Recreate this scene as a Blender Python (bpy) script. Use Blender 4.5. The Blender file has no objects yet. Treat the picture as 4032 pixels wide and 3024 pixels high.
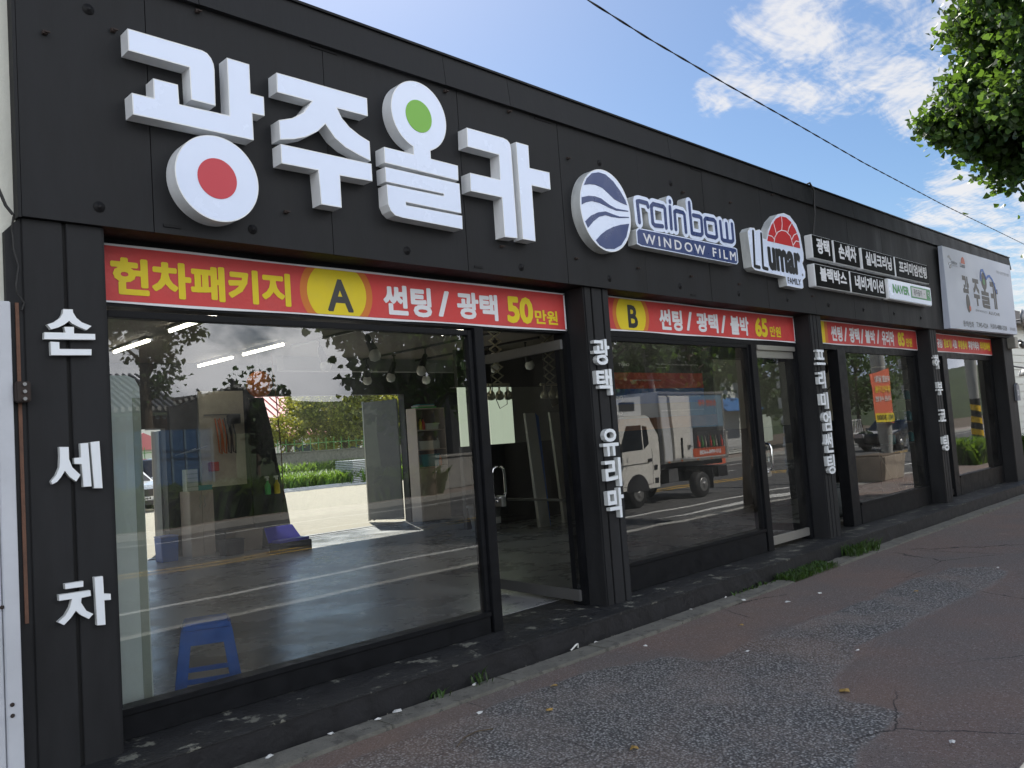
import bpy, bmesh, math, random
from mathutils import Vector, Matrix
random.seed(7)
SC = bpy.context.scene
C = SC.collection
R = math.radians

# ------------------------------------------------------------------ camera
yaw, pitch, roll = .7834732, .0672471, -.0715196
f = Vector((math.cos(pitch)*math.cos(yaw), math.cos(pitch)*math.sin(yaw), math.sin(pitch)))
r0 = f.cross(Vector((0, 0, 1))).normalized(); u0 = r0.cross(f)
r1 = r0*math.cos(roll)+u0*math.sin(roll); u1 = -r0*math.sin(roll)+u0*math.cos(roll)
cam = bpy.data.cameras.new('camera'); cam.sensor_width = 36; cam.lens = 3300/4032*36
cam.clip_start = .05; cam.clip_end = 2000
co = bpy.data.objects.new('camera', cam); C.objects.link(co)
M = Matrix((r1, u1, -f)).transposed().to_4x4(); M.translation = Vector((0, -4.5, 1.6)); co.matrix_world = M
SC.camera = co

# ------------------------------------------------------------------ light
SUN_AZ = R(61)          # from +X toward +Y
SUN_EL = R(50)
SC.view_settings.view_transform = 'Standard'; SC.view_settings.look = 'None'
SC.view_settings.gamma = 1; SC.view_settings.use_curve_mapping = False
SC.view_settings.exposure = 1.26
W = bpy.data.worlds.new('World'); SC.world = W; W.use_nodes = True
nt = W.node_tree; N = nt.nodes; L = nt.links
bg = N['Background']; bg.inputs[1].default_value = .058
sky = N.new('ShaderNodeTexSky'); sky.sky_type = 'NISHITA'; sky.sun_disc = False
sky.sun_elevation = SUN_EL; sky.sun_rotation = R(90)-SUN_AZ
sky.altitude = 50; sky.air_density = 1.0; sky.dust_density = .9; sky.ozone_density = 2.0

def nn(tree, t, **k):
    n = tree.nodes.new(t)
    for a, b in k.items():
        if a.startswith('i_'):
            n.inputs[int(a[2:])].default_value = b
        else:
            setattr(n, a, b)
    return n
def mth(op, a, b=None, clamp=False):
    n = nn(nt, 'ShaderNodeMath', operation=op, use_clamp=clamp)
    for i, v in enumerate((a, b)):
        if v is None: continue
        if isinstance(v, (int, float)): n.inputs[i].default_value = v
        else: L.new(v, n.inputs[i])
    return n.outputs[0]
geo = nn(nt, 'ShaderNodeTexCoord')
sepd = nn(nt, 'ShaderNodeSeparateXYZ'); L.new(geo.outputs['Generated'], sepd.inputs[0])
zc = mth('MAXIMUM', sepd.outputs[2], .04)
cx_ = mth('DIVIDE', sepd.outputs[0], zc); cy_ = mth('DIVIDE', sepd.outputs[1], zc)
comb = nn(nt, 'ShaderNodeCombineXYZ'); L.new(cx_, comb.inputs[0]); L.new(cy_, comb.inputs[1])
def blob(d, inner, outer):
    """soft patch of sky around one direction, 1 inside"""
    v = Vector(d).normalized()
    n = nn(nt, 'ShaderNodeVectorMath', operation='DOT_PRODUCT', i_1=v); L.new(geo.outputs['Generated'], n.inputs[0])
    m = nn(nt, 'ShaderNodeMapRange', interpolation_type='SMOOTHSTEP', i_1=math.cos(R(outer)), i_2=math.cos(R(inner)))
    L.new(n.outputs['Value'], m.inputs[0]); return m.outputs[0]
def stretch(src, sc, rot, loc=(0, 0, 0)):
    m = nn(nt, 'ShaderNodeMapping', i_1=loc, i_2=rot, i_3=sc); L.new(src, m.inputs[0]); return m.outputs[0]
def noise(src, scale, detail=8, rough=.6, dist=0):
    n = nn(nt, 'ShaderNodeTexNoise', i_2=scale, i_3=detail, i_4=rough)
    n.inputs['Distortion'].default_value = dist; L.new(src, n.inputs['Vector']); return n.outputs['Fac']
def ramp(src, a, b):
    m = nn(nt, 'ShaderNodeMapRange', interpolation_type='SMOOTHSTEP', i_1=a, i_2=b); L.new(src, m.inputs[0]); return m.outputs[0]
def pixdir(px, py):
    return f + r1*((px-2016)/3300) + u1*((1512-py)/3300)
# high thin clouds with a rippled weave (on a plane overhead), gathered round a few directions
flat = comb.outputs[0]
thin = noise(stretch(flat, (1, 2.2, 1), (0, 0, R(-25))), 2.6, 11, .66, .5)
ripple = nn(nt, 'ShaderNodeTexWave', i_1=7.0, i_2=9.0, i_3=4.0, i_4=1.6); L.new(stretch(flat, (1, 1, 1), (0, 0, R(35))), ripple.inputs[0])
thin2 = mth('ADD', thin, mth('MULTIPLY', mth('SUBTRACT', ripple.outputs['Fac'], .5), .04))
mk = 0
areas = [((3330, 90), 3.0, 8), ((3640, 40), 3.5, 9), ((2960, 240), 1.0, 4.5), ((2800, 390), .3, 2.2), ((3640, 330), 2.0, 4.5), ((3480, 230), 1.5, 4.5),
         ((3950, 930), 3.5, 7.5), ((3720, 900), 1.0, 3.5), ((4200, 1150), 5, 9)]
tot = None
for (pp, a, b) in areas:
    v = blob(pixdir(*pp), a, b); tot = v if tot is None else mth('MAXIMUM', tot, v)
far_band = nn(nt, 'ShaderNodeMapRange', interpolation_type='SMOOTHSTEP', i_1=.22, i_2=.02); L.new(sepd.outputs[2], far_band.inputs[0])
c1 = ramp(mth('ADD', thin2, mth('MULTIPLY', tot, .37)), .73, 1.02)
# heaped clouds low over the far side of the street
wv = stretch(geo.outputs['Generated'], (1, 1, 1.7), (0, 0, 0))
cum = noise(wv, 3.2, 10, .58, .25)
south = nn(nt, 'ShaderNodeMapRange', interpolation_type='SMOOTHSTEP', i_1=.1, i_2=-.35); L.new(sepd.outputs[1], south.inputs[0])
lowz = nn(nt, 'ShaderNodeMapRange', interpolation_type='SMOOTHSTEP', i_1=1.0, i_2=.5); L.new(sepd.outputs[2], lowz.inputs[0])
bias = mth('MULTIPLY', mth('MULTIPLY', south.outputs[0], lowz.outputs[0]), .22)
c2 = ramp(mth('ADD', cum, bias), .56, .68)
shade = ramp(noise(stretch(geo.outputs['Generated'], (1, 1, 1.7), (0, 0, 0), (.02, .0, .09)), 3.2, 6, .55, .25), .35, .62)
sunv = Vector((math.cos(SUN_EL)*math.cos(SUN_AZ), math.cos(SUN_EL)*math.sin(SUN_AZ), math.sin(SUN_EL)))
def mdir(px, py):
    d = pixdir(px, py); d.y = -d.y; return d
lit = mth('MAXIMUM', mth('MAXIMUM', blob(mdir(1180, 1330), 1.0, 6), blob(mdir(1020, 1440), .5, 4)), blob(mdir(1000, 1290), 1, 5))
shade = mth('MULTIPLY', shade, mth('SUBTRACT', 1.0, mth('MULTIPLY', lit, .85)))
cc = nn(nt, 'ShaderNodeMix', data_type='RGBA'); L.new(shade, cc.inputs[0])
cc.inputs[6].default_value = (30, 30, 30, 1); cc.inputs[7].default_value = (5.5, 6.4, 8.2, 1)
# sky tone
hs = nn(nt, 'ShaderNodeHueSaturation', i_1=1.22, i_2=.90); L.new(sky.outputs[0], hs.inputs['Color'])
m1 = nn(nt, 'ShaderNodeMix', data_type='RGBA'); L.new(mth('MULTIPLY', c1, .88), m1.inputs[0]); L.new(hs.outputs[0], m1.inputs[6]); m1.inputs[7].default_value = (6.6, 6.5, 6.5, 1)
m2 = nn(nt, 'ShaderNodeMix', data_type='RGBA'); L.new(mth('MULTIPLY', c2, south.outputs[0]), m2.inputs[0]); L.new(m1.outputs[2], m2.inputs[6]); L.new(cc.outputs[2], m2.inputs[7])
L.new(m2.outputs[2], bg.inputs[0])
sun = bpy.data.lights.new('sun', 'SUN'); sun.energy = 3.9; sun.angle = R(.5); sun.color = (1, .95, .86)
so = bpy.data.objects.new('sun', sun); C.objects.link(so)
so.rotation_euler = sunv.to_track_quat('Z', 'Y').to_euler()
SC.cycles.max_bounces = 8; SC.cycles.transparent_max_bounces = 24; SC.cycles.glossy_bounces = 4
SC.cycles.sample_clamp_indirect = 4
SC.cycles.use_denoising = True

# ------------------------------------------------------------------ materials
_m = {}
def mat(name, col, rough=.6, metal=0, var=0, vs=6, bump=0, bs=40, spec=.5, col2=None, wear=None, emis=0, stretchz=1, coat=0):
    """principled surface, colour varied by noise; col2+wear = patches of a second pigment"""
    if name in _m: return _m[name]
    m = bpy.data.materials.new(name); m.use_nodes = True; t = m.node_tree; b = t.nodes['Principled BSDF']; _m[name] = m
    b.inputs['Base Color'].default_value = (*col, 1); b.inputs['Roughness'].default_value = rough
    b.inputs['Metallic'].default_value = metal; b.inputs['Specular IOR Level'].default_value = spec
    b.inputs['Coat Weight'].default_value = coat
    m.diffuse_color = (*col, 1)
    tc = nn(t, 'ShaderNodeTexCoord').outputs['Object']
    if stretchz != 1:
        mp = nn(t, 'ShaderNodeMapping', i_3=(1, 1, stretchz)); t.links.new(tc, mp.inputs[0]); tc = mp.outputs[0]
    last = None
    if var:
        n = nn(t, 'ShaderNodeTexNoise', i_2=vs, i_3=6, i_4=.65); t.links.new(tc, n.inputs['Vector'])
        mr = nn(t, 'ShaderNodeMapRange', i_1=.3, i_2=.7, i_3=1-var, i_4=1+var); t.links.new(n.outputs[0], mr.inputs[0])
        hv = nn(t, 'ShaderNodeHueSaturation'); hv.inputs['Color'].default_value = (*col, 1); t.links.new(mr.outputs[0], hv.inputs['Value'])
        last = hv.outputs[0]
        r = nn(t, 'ShaderNodeMapRange', i_1=.3, i_2=.7, i_3=max(.02, rough-.1), i_4=min(1, rough+.12)); t.links.new(n.outputs[0], r.inputs[0]); t.links.new(r.outputs[0], b.inputs['Roughness'])
    if col2:
        n2 = nn(t, 'ShaderNodeTexNoise', i_2=wear[0], i_3=8, i_4=.7); t.links.new(tc, n2.inputs['Vector'])
        mr2 = nn(t, 'ShaderNodeMapRange', i_1=wear[1], i_2=wear[1]+.035); t.links.new(n2.outputs[0], mr2.inputs[0])
        mx = nn(t, 'ShaderNodeMix', data_type='RGBA'); t.links.new(mr2.outputs[0], mx.inputs[0])
        if last: t.links.new(last, mx.inputs[6])
        else: mx.inputs[6].default_value = (*col, 1)
        mx.inputs[7].default_value = (*col2, 1); last = mx.outputs[2]
    if last: t.links.new(last, b.inputs['Base Color'])
    if bump:
        n3 = nn(t, 'ShaderNodeTexNoise', i_2=bs, i_3=5, i_4=.6); t.links.new(tc, n3.inputs['Vector'])
        bp = nn(t, 'ShaderNodeBump', i_0=bump, i_1=.02); t.links.new(n3.outputs[0], bp.inputs['Height']); t.links.new(bp.outputs[0], b.inputs['Normal'])
    if emis:
        b.inputs['Emission Color'].default_value = (*col, 1); b.inputs['Emission Strength'].default_value = emis
    return m

def glass_mat(name, ior, tint):
    m = bpy.data.materials.new(name); m.use_nodes = True; t = m.node_tree; t.nodes.clear(); _m[name] = m
    o = nn(t, 'ShaderNodeOutputMaterial'); mx = nn(t, 'ShaderNodeMixShader'); tr = nn(t, 'ShaderNodeBsdfTransparent', i_0=(*tint, 1))
    g = nn(t, 'ShaderNodeBsdfGlossy'); g.inputs['Roughness'].default_value = 0.0; g.inputs[0].default_value = (.96, .97, 1, 1)
    fr = nn(t, 'ShaderNodeFresnel', i_0=ior)
    # slight waviness of old float glass
    tc = nn(t, 'ShaderNodeTexCoord'); n = nn(t, 'ShaderNodeTexNoise', i_2=1.1, i_3=1, i_4=.4); t.links.new(tc.outputs['Object'], n.inputs['Vector'])
    bp = nn(t, 'ShaderNodeBump', i_0=.05, i_1=.05); t.links.new(n.outputs[0], bp.inputs['Height']); t.links.new(bp.outputs[0], g.inputs['Normal'])
    t.links.new(fr.outputs[0], mx.inputs[0]); t.links.new(tr.outputs[0], mx.inputs[1]); t.links.new(g.outputs[0], mx.inputs[2]); 
    # thin uneven dust film
    dn = nn(t, 'ShaderNodeTexNoise', i_2=2.4, i_3=9, i_4=.72); mp = nn(t, 'ShaderNodeMapping', i_3=(1, 1, .45)); t.links.new(tc.outputs['Object'], mp.inputs[0]); t.links.new(mp.outputs[0], dn.inputs['Vector'])
    dr = nn(t, 'ShaderNodeMapRange', i_1=.42, i_2=.78, i_3=.004, i_4=.065); t.links.new(dn.outputs[0], dr.inputs[0])
    df = nn(t, 'ShaderNodeBsdfDiffuse', i_0=(.55, .54, .5, 1)); m2_ = nn(t, 'ShaderNodeMixShader'); t.links.new(dr.outputs[0], m2_.inputs[0]); t.links.new(mx.outputs[0], m2_.inputs[1]); t.links.new(df.outputs[0], m2_.inputs[2])
    t.links.new(m2_.outputs[0], o.inputs[0])
    return m
def clear_mat():
    m = bpy.data.materials.new('pane_edge'); m.use_nodes = True; t = m.node_tree; t.nodes.clear(); _m['clear'] = m
    o = nn(t, 'ShaderNodeOutputMaterial'); tr = nn(t, 'ShaderNodeBsdfTransparent', i_0=(.97, .99, .98, 1)); t.links.new(tr.outputs[0], o.inputs[0]); return m
glass_mat('film_glass', 1.95, (.86, .88, .87)); glass_mat('dark_film_glass', 2.25, (.80, .81, .80)); glass_mat('clear_glass', 1.7, (.88, .92, .9)); clear_mat()
mat('black_panel', (.0165, .017, .0185), .62, var=.42, vs=3.2, bump=.16, bs=7, spec=.22, stretchz=.22)
mat('black_paint', (.009, .009, .010), .6, var=.3, vs=5, bump=.12, bs=25, spec=.2)
mat('black_frame', (.006, .0065, .008), .5, var=.3, vs=8, bump=.05, bs=60, spec=.17)
mat('seam', (.008, .008, .008), .8)
mat('step_top', (.013, .0135, .015), .6, var=.3, vs=9, bump=.4, bs=30, col2=(.15, .15, .125), wear=(5.2, .575), stretchz=1)
mat('step_face', (.009, .009, .011), .55, var=.35, vs=6, bump=.25, bs=20)
mat('acrylic', (.68, .76, .93), .22, var=.03, vs=2)
mat('letter_trim', (.72, .74, .76), .4, var=.12, vs=6, stretchz=.4)
mat('letter_return', (.50, .52, .52), .55, var=.2, vs=9, stretchz=.3)
mat('white_letter', (.74, .78, .82), .35)
mat('red_disc', (.50, .028, .045), .4); mat('green_disc', (.16, .42, .03), .4)
mat('navy', (.030, .052, .16), .3, var=.05); mat('logo_red', (.50, .025, .03), .35); mat('ink_black', (.012, .012, .014), .35)
mat('banner_red', (.52, .046, .044), .58, var=.08, vs=3, bump=.7, bs=5); mat('banner_yellow', (.66, .52, .01), .6, var=.04, vs=9); mat('banner_white', (.68, .69, .72), .6)
mat('banner_orange', (.55, .16, .02), .6)
mat('box_black', (.003, .0035, .003), .6, spec=.08); mat('naver_green', (.0, .22, .03), .4)
mat('board_white', (.46, .50, .60), .45, var=.04, vs=2); mat('print_brown', (.045, .035, .025), .5); mat('print_blue', (.03, .12, .45), .5); mat('print_orange', (.5, .09, .03), .5); mat('print_green', (.06, .22, .05), .5); mat('print_gray', (.18, .19, .22), .5)
mat('chrome', (.75, .75, .74), .12, 1); mat('steel', (.45, .45, .44), .32, 1); mat('dull_steel', (.25, .25, .25), .45, .8)
mat('cream_wall', (.62, .62, .55), .85, var=.06, vs=3, bump=.2, bs=60); mat('white_sheet', (.48, .50, .54), .45, var=.10, vs=2, bump=.08, bs=10)
mat('rust', (.13, .065, .042), .8, var=.3, vs=12, bump=.3); mat('rust_dark', (.028, .019, .016), .8, var=.4, vs=20)
mat('kerb', (.15, .145, .125), .85, var=.3, vs=7, bump=.6, bs=60, col2=(.09, .085, .075), wear=(11, .56))
mat('kerb_joint', (.04, .038, .033), .9)
mat('floor', (.27, .275, .285), .28, var=.35, vs=1.6, bump=.2, bs=3); mat('ceiling', (.17, .145, .12), .7, var=.1); mat('wall_dark', (.030, .030, .032), .6, var=.2); mat('wall_gray', (.17, .175, .17), .7, var=.1)
mat('wall_light', (.34, .34, .30), .8, var=.08); mat('pale_glow_panel', (.60, .66, .52), .5, emis=.32); mat('block_wall', (.55, .50, .40), .8, var=.12, bump=.2)
mat('laminate', (.50, .41, .35), .45, var=.08, vs=4, stretchz=.3); mat('laminate_dark', (.10, .07, .05), .5)
mat('plastic_blue', (.015, .16, .70), .4, var=.08); mat('plastic_teal', (.04, .28, .33), .4); mat('toolbox_blue', (.05, .05, .60), .35); mat('dark_plastic', (.02, .02, .022), .45)
mat('red_plastic', (.55, .05, .03), .4); mat('orange_hose', (.60, .14, .01), .4); mat('green_plastic', (.08, .5, .12), .3); mat('clear_plastic', (.45, .50, .42), .15); mat('white_plastic', (.65, .65, .62), .4)
mat('frosted', (.85, .92, .90), .4, var=.06)
mat('tube', (1.0, .94, .80), .4, emis=5); mat('lamp_glass', (.85, .85, .8), .2); mat('lamp_gold', (.38, .36, .26), .3, .6)
mat('asphalt', (.085, .084, .082), .9, var=.18, vs=.7, bump=.7, bs=170, col2=(.16, .155, .145), wear=(140, .62))
mat('road_white', (.55, .55, .52), .7, var=.15, vs=8); mat('road_yellow', (.55, .33, .03), .7, var=.15, vs=8)
mat('gravel', (.34, .31, .25), .95, var=.16, vs=5, bump=.9, bs=50, col2=(.44, .41, .34), wear=(50, .58)); mat('soil', (.10, .075, .05), .95, var=.3, vs=10, bump=.6)
mat('far_pave', (.24, .20, .17), .9, var=.15, vs=4); mat('concrete', (.33, .32, .29), .85, var=.15, vs=3, bump=.3, bs=30)
mat('blue_sheet', (.02, .085, .20), .45, var=.1); mat('pale_blue_sheet', (.12, .2, .27), .45, var=.1); mat('roof_tile', (.045, .048, .05), .6, var=.2); mat('tile_cap', (.40, .40, .38), .7); mat('timber', (.30, .12, .05), .6, var=.2)
mat('siding', (.60, .61, .56), .6, var=.05); mat('siding_green', (.46, .52, .44), .6, var=.05); mat('shingle', (.16, .15, .15), .8, var=.2, vs=12); mat('pink_roof', (.45, .13, .14), .5, var=.08); mat('shutter', (.52, .52, .50), .5); mat('blue_tarp', (.04, .15, .38), .5)
mat('window_dark', (.02, .03, .04), .08); mat('truck_white', (.74, .72, .66), .25, var=.03, coat=.5); mat('truck_box', (.55, .56, .56), .4, var=.06); mat('aluminium', (.42, .41, .38), .35, .7); mat('rubber', (.015, .015, .015), .7); mat('hub', (.30, .30, .29), .35, .6)
mat('auto_glass', (.01, .013, .018), .05); mat('car_white', (.72, .73, .75), .15, coat=1); mat('car_black', (.010, .012, .016), .12, coat=1); mat('lamp_clear', (.5, .5, .5), .1)
mat('pole_concrete', (.33, .33, .30), .8, var=.12, vs=4, bump=.2); mat('stripe_yellow', (.65, .40, .01), .5); mat('banner_salmon', (.62, .13, .06), .6, var=.05); mat('print_yellow', (.7, .55, .02), .6)
mat('bark', (.10, .075, .05), .9, var=.3, vs=9, bump=.8, bs=25, stretchz=.3); mat('wire', (.012, .012, .012), .6); mat('hill_green', (.030, .045, .018), .95, var=.5, vs=.35, bump=1, bs=.8); mat('tan_box', (.33, .28, .22), .7, var=.15, vs=3)
mat('paper', (.6, .6, .58), .8); mat('dead_leaf', (.32, .20, .05), .7); mat('fabric_sack', (.35, .40, .45), .8, bump=.4, bs=8)

def leaf_mat(name, col, trans):
    m = bpy.data.materials.new(name); m.use_nodes = True; t = m.node_tree; t.nodes.clear(); _m[name] = m
    o = nn(t, 'ShaderNodeOutputMaterial'); ge = nn(t, 'ShaderNodeNewGeometry')
    rp = nn(t, 'ShaderNodeMapRange', i_3=.55, i_4=1.5); t.links.new(ge.outputs['Random Per Island'], rp.inputs[0])
    hv = nn(t, 'ShaderNodeHueSaturation'); hv.inputs['Color'].default_value = (*col, 1); t.links.new(rp.outputs[0], hv.inputs['Value'])
    hh = nn(t, 'ShaderNodeMapRange', i_3=.485, i_4=.515); t.links.new(ge.outputs['Random Per Island'], hh.inputs[0]); t.links.new(hh.outputs[0], hv.inputs[0])
    d = nn(t, 'ShaderNodeBsdfPrincipled'); d.inputs['Roughness'].default_value = .5; t.links.new(hv.outputs[0], d.inputs[0])
    tr = nn(t, 'ShaderNodeBsdfTranslucent'); h2 = nn(t, 'ShaderNodeHueSaturation', i_2=1.25); h2.inputs['Color'].default_value = (*trans, 1); t.links.new(rp.outputs[0], h2.inputs['Value']); t.links.new(h2.outputs[0], tr.inputs[0])
    mx = nn(t, 'ShaderNodeMixShader', i_0=.32); t.links.new(d.outputs[0], mx.inputs[1]); t.links.new(tr.outputs[0], mx.inputs[2]); t.links.new(mx.outputs[0], o.inputs[0]); return m
leaf_mat('ginkgo_leaf', (.040, .078, .017), (.15, .27, .03)); leaf_mat('yellow_leaf', (.12, .14, .02), (.45, .42, .05)); leaf_mat('grass_leaf', (.07, .15, .02), (.25, .4, .04)); leaf_mat('weed_leaf', (.035, .075, .015), (.12, .2, .03))

# ------------------------------------------------------------------ helpers
def tag(o, label=None, cat=None, group=None, kind=None):
    for k, v in (('label', label), ('category', cat), ('group', group), ('kind', kind)):
        if v: o[k] = v
    return o
def thing(name, label, cat, loc=(0, 0, 0), group=None, rz=0):
    o = bpy.data.objects.new(name, None); C.objects.link(o); o.location = loc; o.rotation_euler = (0, 0, rz); o.empty_display_size = .1
    return tag(o, label, cat, group)
def link(name, me, parent=None):
    o = bpy.data.objects.new(name, me); C.objects.link(o)
    if parent: 
        o.parent = parent
    return o
class MB:
    """collects shapes, becomes one mesh; coordinates are the parent's local ones"""
    def __init__(s): s.v = []; s.f = []; s.mi = []; s.sm = []
    def add(s, v, fc, mi=0, smooth=False):
        n = len(s.v); s.v += [tuple(p) for p in v]
        for q in fc: s.f.append([i+n for i in q]); s.mi.append(mi); s.sm.append(smooth)
        return s
    def box(s, x0, x1, y0, y1, z0, z1, mi=0):
        return s.add([(x0, y0, z0), (x1, y0, z0), (x1, y1, z0), (x0, y1, z0), (x0, y0, z1), (x1, y0, z1), (x1, y1, z1), (x0, y1, z1)],
                     [(0, 3, 2, 1), (4, 5, 6, 7), (0, 1, 5, 4), (1, 2, 6, 5), (2, 3, 7, 6), (3, 0, 4, 7)], mi)
    def hexa(s, p, mi=0):
        return s.add(p, [(0, 3, 2, 1), (4, 5, 6, 7), (0, 1, 5, 4), (1, 2, 6, 5), (2, 3, 7, 6), (3, 0, 4, 7)], mi)
    def tube(s, pts, r, n=8, mi=0, r2=None, cap=True):
        pts = [Vector(p) for p in pts]; k = len(pts); vs = []; prev = None
        for i, p in enumerate(pts):
            d = (pts[min(i+1, k-1)]-pts[max(i-1, 0)]).normalized()
            a = prev if prev else (Vector((0, 0, 1)) if abs(d.z) < .9 else Vector((1, 0, 0)))
            a = (a - d*a.dot(d)).normalized(); prev = a; b = d.cross(a)
            rr = r if r2 is None else r+(r2-r)*i/max(1, k-1)
            vs += [p+a*rr*math.cos(2*math.pi*j/n)+b*rr*math.sin(2*math.pi*j/n) for j in range(n)]
        fs = [(i*n+j, i*n+(j+1) % n, (i+1)*n+(j+1) % n, (i+1)*n+j) for i in range(k-1) for j in range(n)]
        s.add(vs, fs, mi, True)
        if cap: s.add(vs[:n], [tuple(range(n))[::-1]], mi); s.add(vs[-n:], [tuple(range(n))], mi)
        return s
    def lathe(s, prof, c=(0, 0, 0), axis=2, n=16, mi=0, smooth=True):
        vs = []
        for (r, h) in prof:
            for j in range(n):
                a = 2*math.pi*j/n; x, y = r*math.cos(a), r*math.sin(a)
                p = (x, y, h) if axis == 2 else ((x, h, y) if axis == 1 else (h, x, y))
                vs.append((p[0]+c[0], p[1]+c[1], p[2]+c[2]))
        k = len(prof); fs = [(i*n+j, i*n+(j+1) % n, (i+1)*n+(j+1) % n, (i+1)*n+j) for i in range(k-1) for j in range(n)]
        s.add(vs, fs, mi, smooth); s.add(vs[:n], [tuple(range(n))], mi); s.add(vs[-n:], [tuple(range(n))], mi); return s
    def obj(s, name, mats, parent=None, bevel=0):
        me = bpy.data.meshes.new(name); me.from_pydata(s.v, [], s.f)
        for m in (mats if isinstance(mats, (list, tuple)) else [mats]): me.materials.append(_m[m])
        me.polygons.foreach_set('material_index', s.mi); me.polygons.foreach_set('use_smooth', s.sm)
        bm = bmesh.new(); bm.from_mesh(me)
        if bevel: bmesh.ops.bevel(bm, geom=bm.edges[:], offset=bevel, segments=2, affect='EDGES', clamp_overlap=True)
        bmesh.ops.recalc_face_normals(bm, faces=bm.faces); bm.to_mesh(me); bm.free()
        return link(name, me, parent)
def box(name, m, x0, x1, y0, y1, z0, z1, parent=None, bevel=0):
    return MB().box(x0, x1, y0, y1, z0, z1).obj(name, m, parent, bevel)
def structure(o): o['kind'] = 'structure'; return o
def prism(name, pts, y0, y1, mats, parent=None, inset=0, holes=None):
    """outline in the x-z plane, front at y0, back at y1; mats = side, front; front inset leaves a rim of the side trim"""
    bm = bmesh.new(); vs = [bm.verts.new((x, y0, z)) for x, z in pts]; fc = bm.faces.new(vs); bm.normal_update()
    if fc.normal.y > 0: fc.normal_flip()
    ex = bmesh.ops.extrude_face_region(bm, geom=[fc]); nv = [e for e in ex['geom'] if isinstance(e, bmesh.types.BMVert)]
    for v in nv: v.co.y = y1
    bm.faces.ensure_lookup_table(); front = [q for q in bm.faces if all(abs(v.co.y-y0) < 1e-6 for v in q.verts)]
    if inset and front:
        bmesh.ops.inset_region(bm, faces=front, thickness=inset, use_even_offset=True)
        front2 = [q for q in bm.faces if all(abs(v.co.y-y0) < 1e-6 for v in q.verts)]
        for q in front2: q.material_index = 2
        front[0].material_index = 1
    else:
        for q in front: q.material_index = 1 if len(mats) > 1 else 0
    bmesh.ops.recalc_face_normals(bm, faces=bm.faces)
    me = bpy.data.meshes.new(name); bm.to_mesh(me); bm.free()
    for m in mats: me.materials.append(_m[m])
    return link(name, me, parent)
def disc(cx, cz, r, n=48, rx=None): return [(cx+(rx or r)*math.cos(2*math.pi*i/n), cz+r*math.sin(2*math.pi*i/n)) for i in range(n)]
_tc = {}
def glyphs(s, bold=.0, space=1.0):
    """outline text -> triangles (x, z) plus contour edges, for fattening"""
    k = (s, space)
    if k in _tc: return _tc[k]
    c = bpy.data.curves.new('t', 'FONT'); c.body = s; c.size = 1; c.resolution_u = 3; c.space_character = space
    o = bpy.data.objects.new('t', c); C.objects.link(o); dg = bpy.context.evaluated_depsgraph_get(); dg.update()
    me = bpy.data.meshes.new_from_object(o.evaluated_get(dg)); bpy.data.objects.remove(o); bpy.data.curves.remove(c)
    bm = bmesh.new(); bm.from_mesh(me); bmesh.ops.remove_doubles(bm, verts=bm.verts, dist=1e-5)
    v = [(p.co.x, p.co.y) for p in bm.verts]; fs = [[q.index for q in g.verts] for g in bm.faces]
    es = [(e.verts[0].index, e.verts[1].index) for e in bm.edges if len(e.link_faces) == 1]
    bm.free(); bpy.data.meshes.remove(me); _tc[k] = (v, fs, es); return _tc[k]
def text(name, s, x0, x1, z0, z1, y, m, parent=None, bold=.03, depth=0, space=1.0, flip=False, shear=0):
    """writing stretched to a rectangle on a plane facing the street; bold = stroke growth in em"""
    v, fs, es = glyphs(s, space=space)
    ax, bx = min(p[0] for p in v)-bold, max(p[0] for p in v)+bold; az, bz = min(p[1] for p in v)-bold, max(p[1] for p in v)+bold
    sx, sz = (x1-x0)/(bx-ax), (z1-z0)/(bz-az)
    def T(px, pz): 
        zz = z0+(pz-az)*sz
        return (x0+(px-ax)*sx+shear*(zz-z0), zz)
    mb = MB(); flat = depth == 0
    mb.add([(T(*p)[0], y, T(*p)[1]) for p in v], fs)
    for i, (a, b) in enumerate(es):
        pa, pb = v[a], v[b]; dx, dz = pb[0]-pa[0], pb[1]-pa[1]; l = math.hypot(dx, dz)
        if l < 1e-5: continue
        dx /= l; dz /= l; e = bold*.55; nx, nz = -dz*bold, dx*bold
        q = [(pa[0]-dx*e-nx, pa[1]-dz*e-nz), (pb[0]+dx*e-nx, pb[1]+dz*e-nz), (pb[0]+dx*e+nx, pb[1]+dz*e+nz), (pa[0]-dx*e+nx, pa[1]-dz*e+nz)]
        yy = y-.0001-.000004*i; t = [T(*p) for p in q]
        if flat: mb.add([(p[0], yy, p[1]) for p in t], [(0, 1, 2, 3)])
        else:
            yb = y+depth+.000004*i
            mb.hexa([(t[0][0], yy, t[0][1]), (t[1][0], yy, t[1][1]), (t[1][0], yb, t[1][1]), (t[0][0], yb, t[0][1]), (t[3][0], yy, t[3][1]), (t[2][0], yy, t[2][1]), (t[2][0], yb, t[2][1]), (t[3][0], yb, t[3][1])])
    me = bpy.data.meshes.new(name); me.from_pydata(mb.v, [], mb.f); me.materials.append(_m[m])
    if not flat: me.materials.append(_m['letter_return'])
    bm = bmesh.new(); bm.from_mesh(me)
    for q in bm.faces:
        if flat and q.normal.y > 0: q.normal_flip()
    if not flat:
        bmesh.ops.recalc_face_normals(bm, faces=bm.faces)
        for q in bm.faces:
            if abs(q.normal.y) < .9: q.material_index = 1
    bm.to_mesh(me); bm.free()
    return link(name, me, parent)
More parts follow.
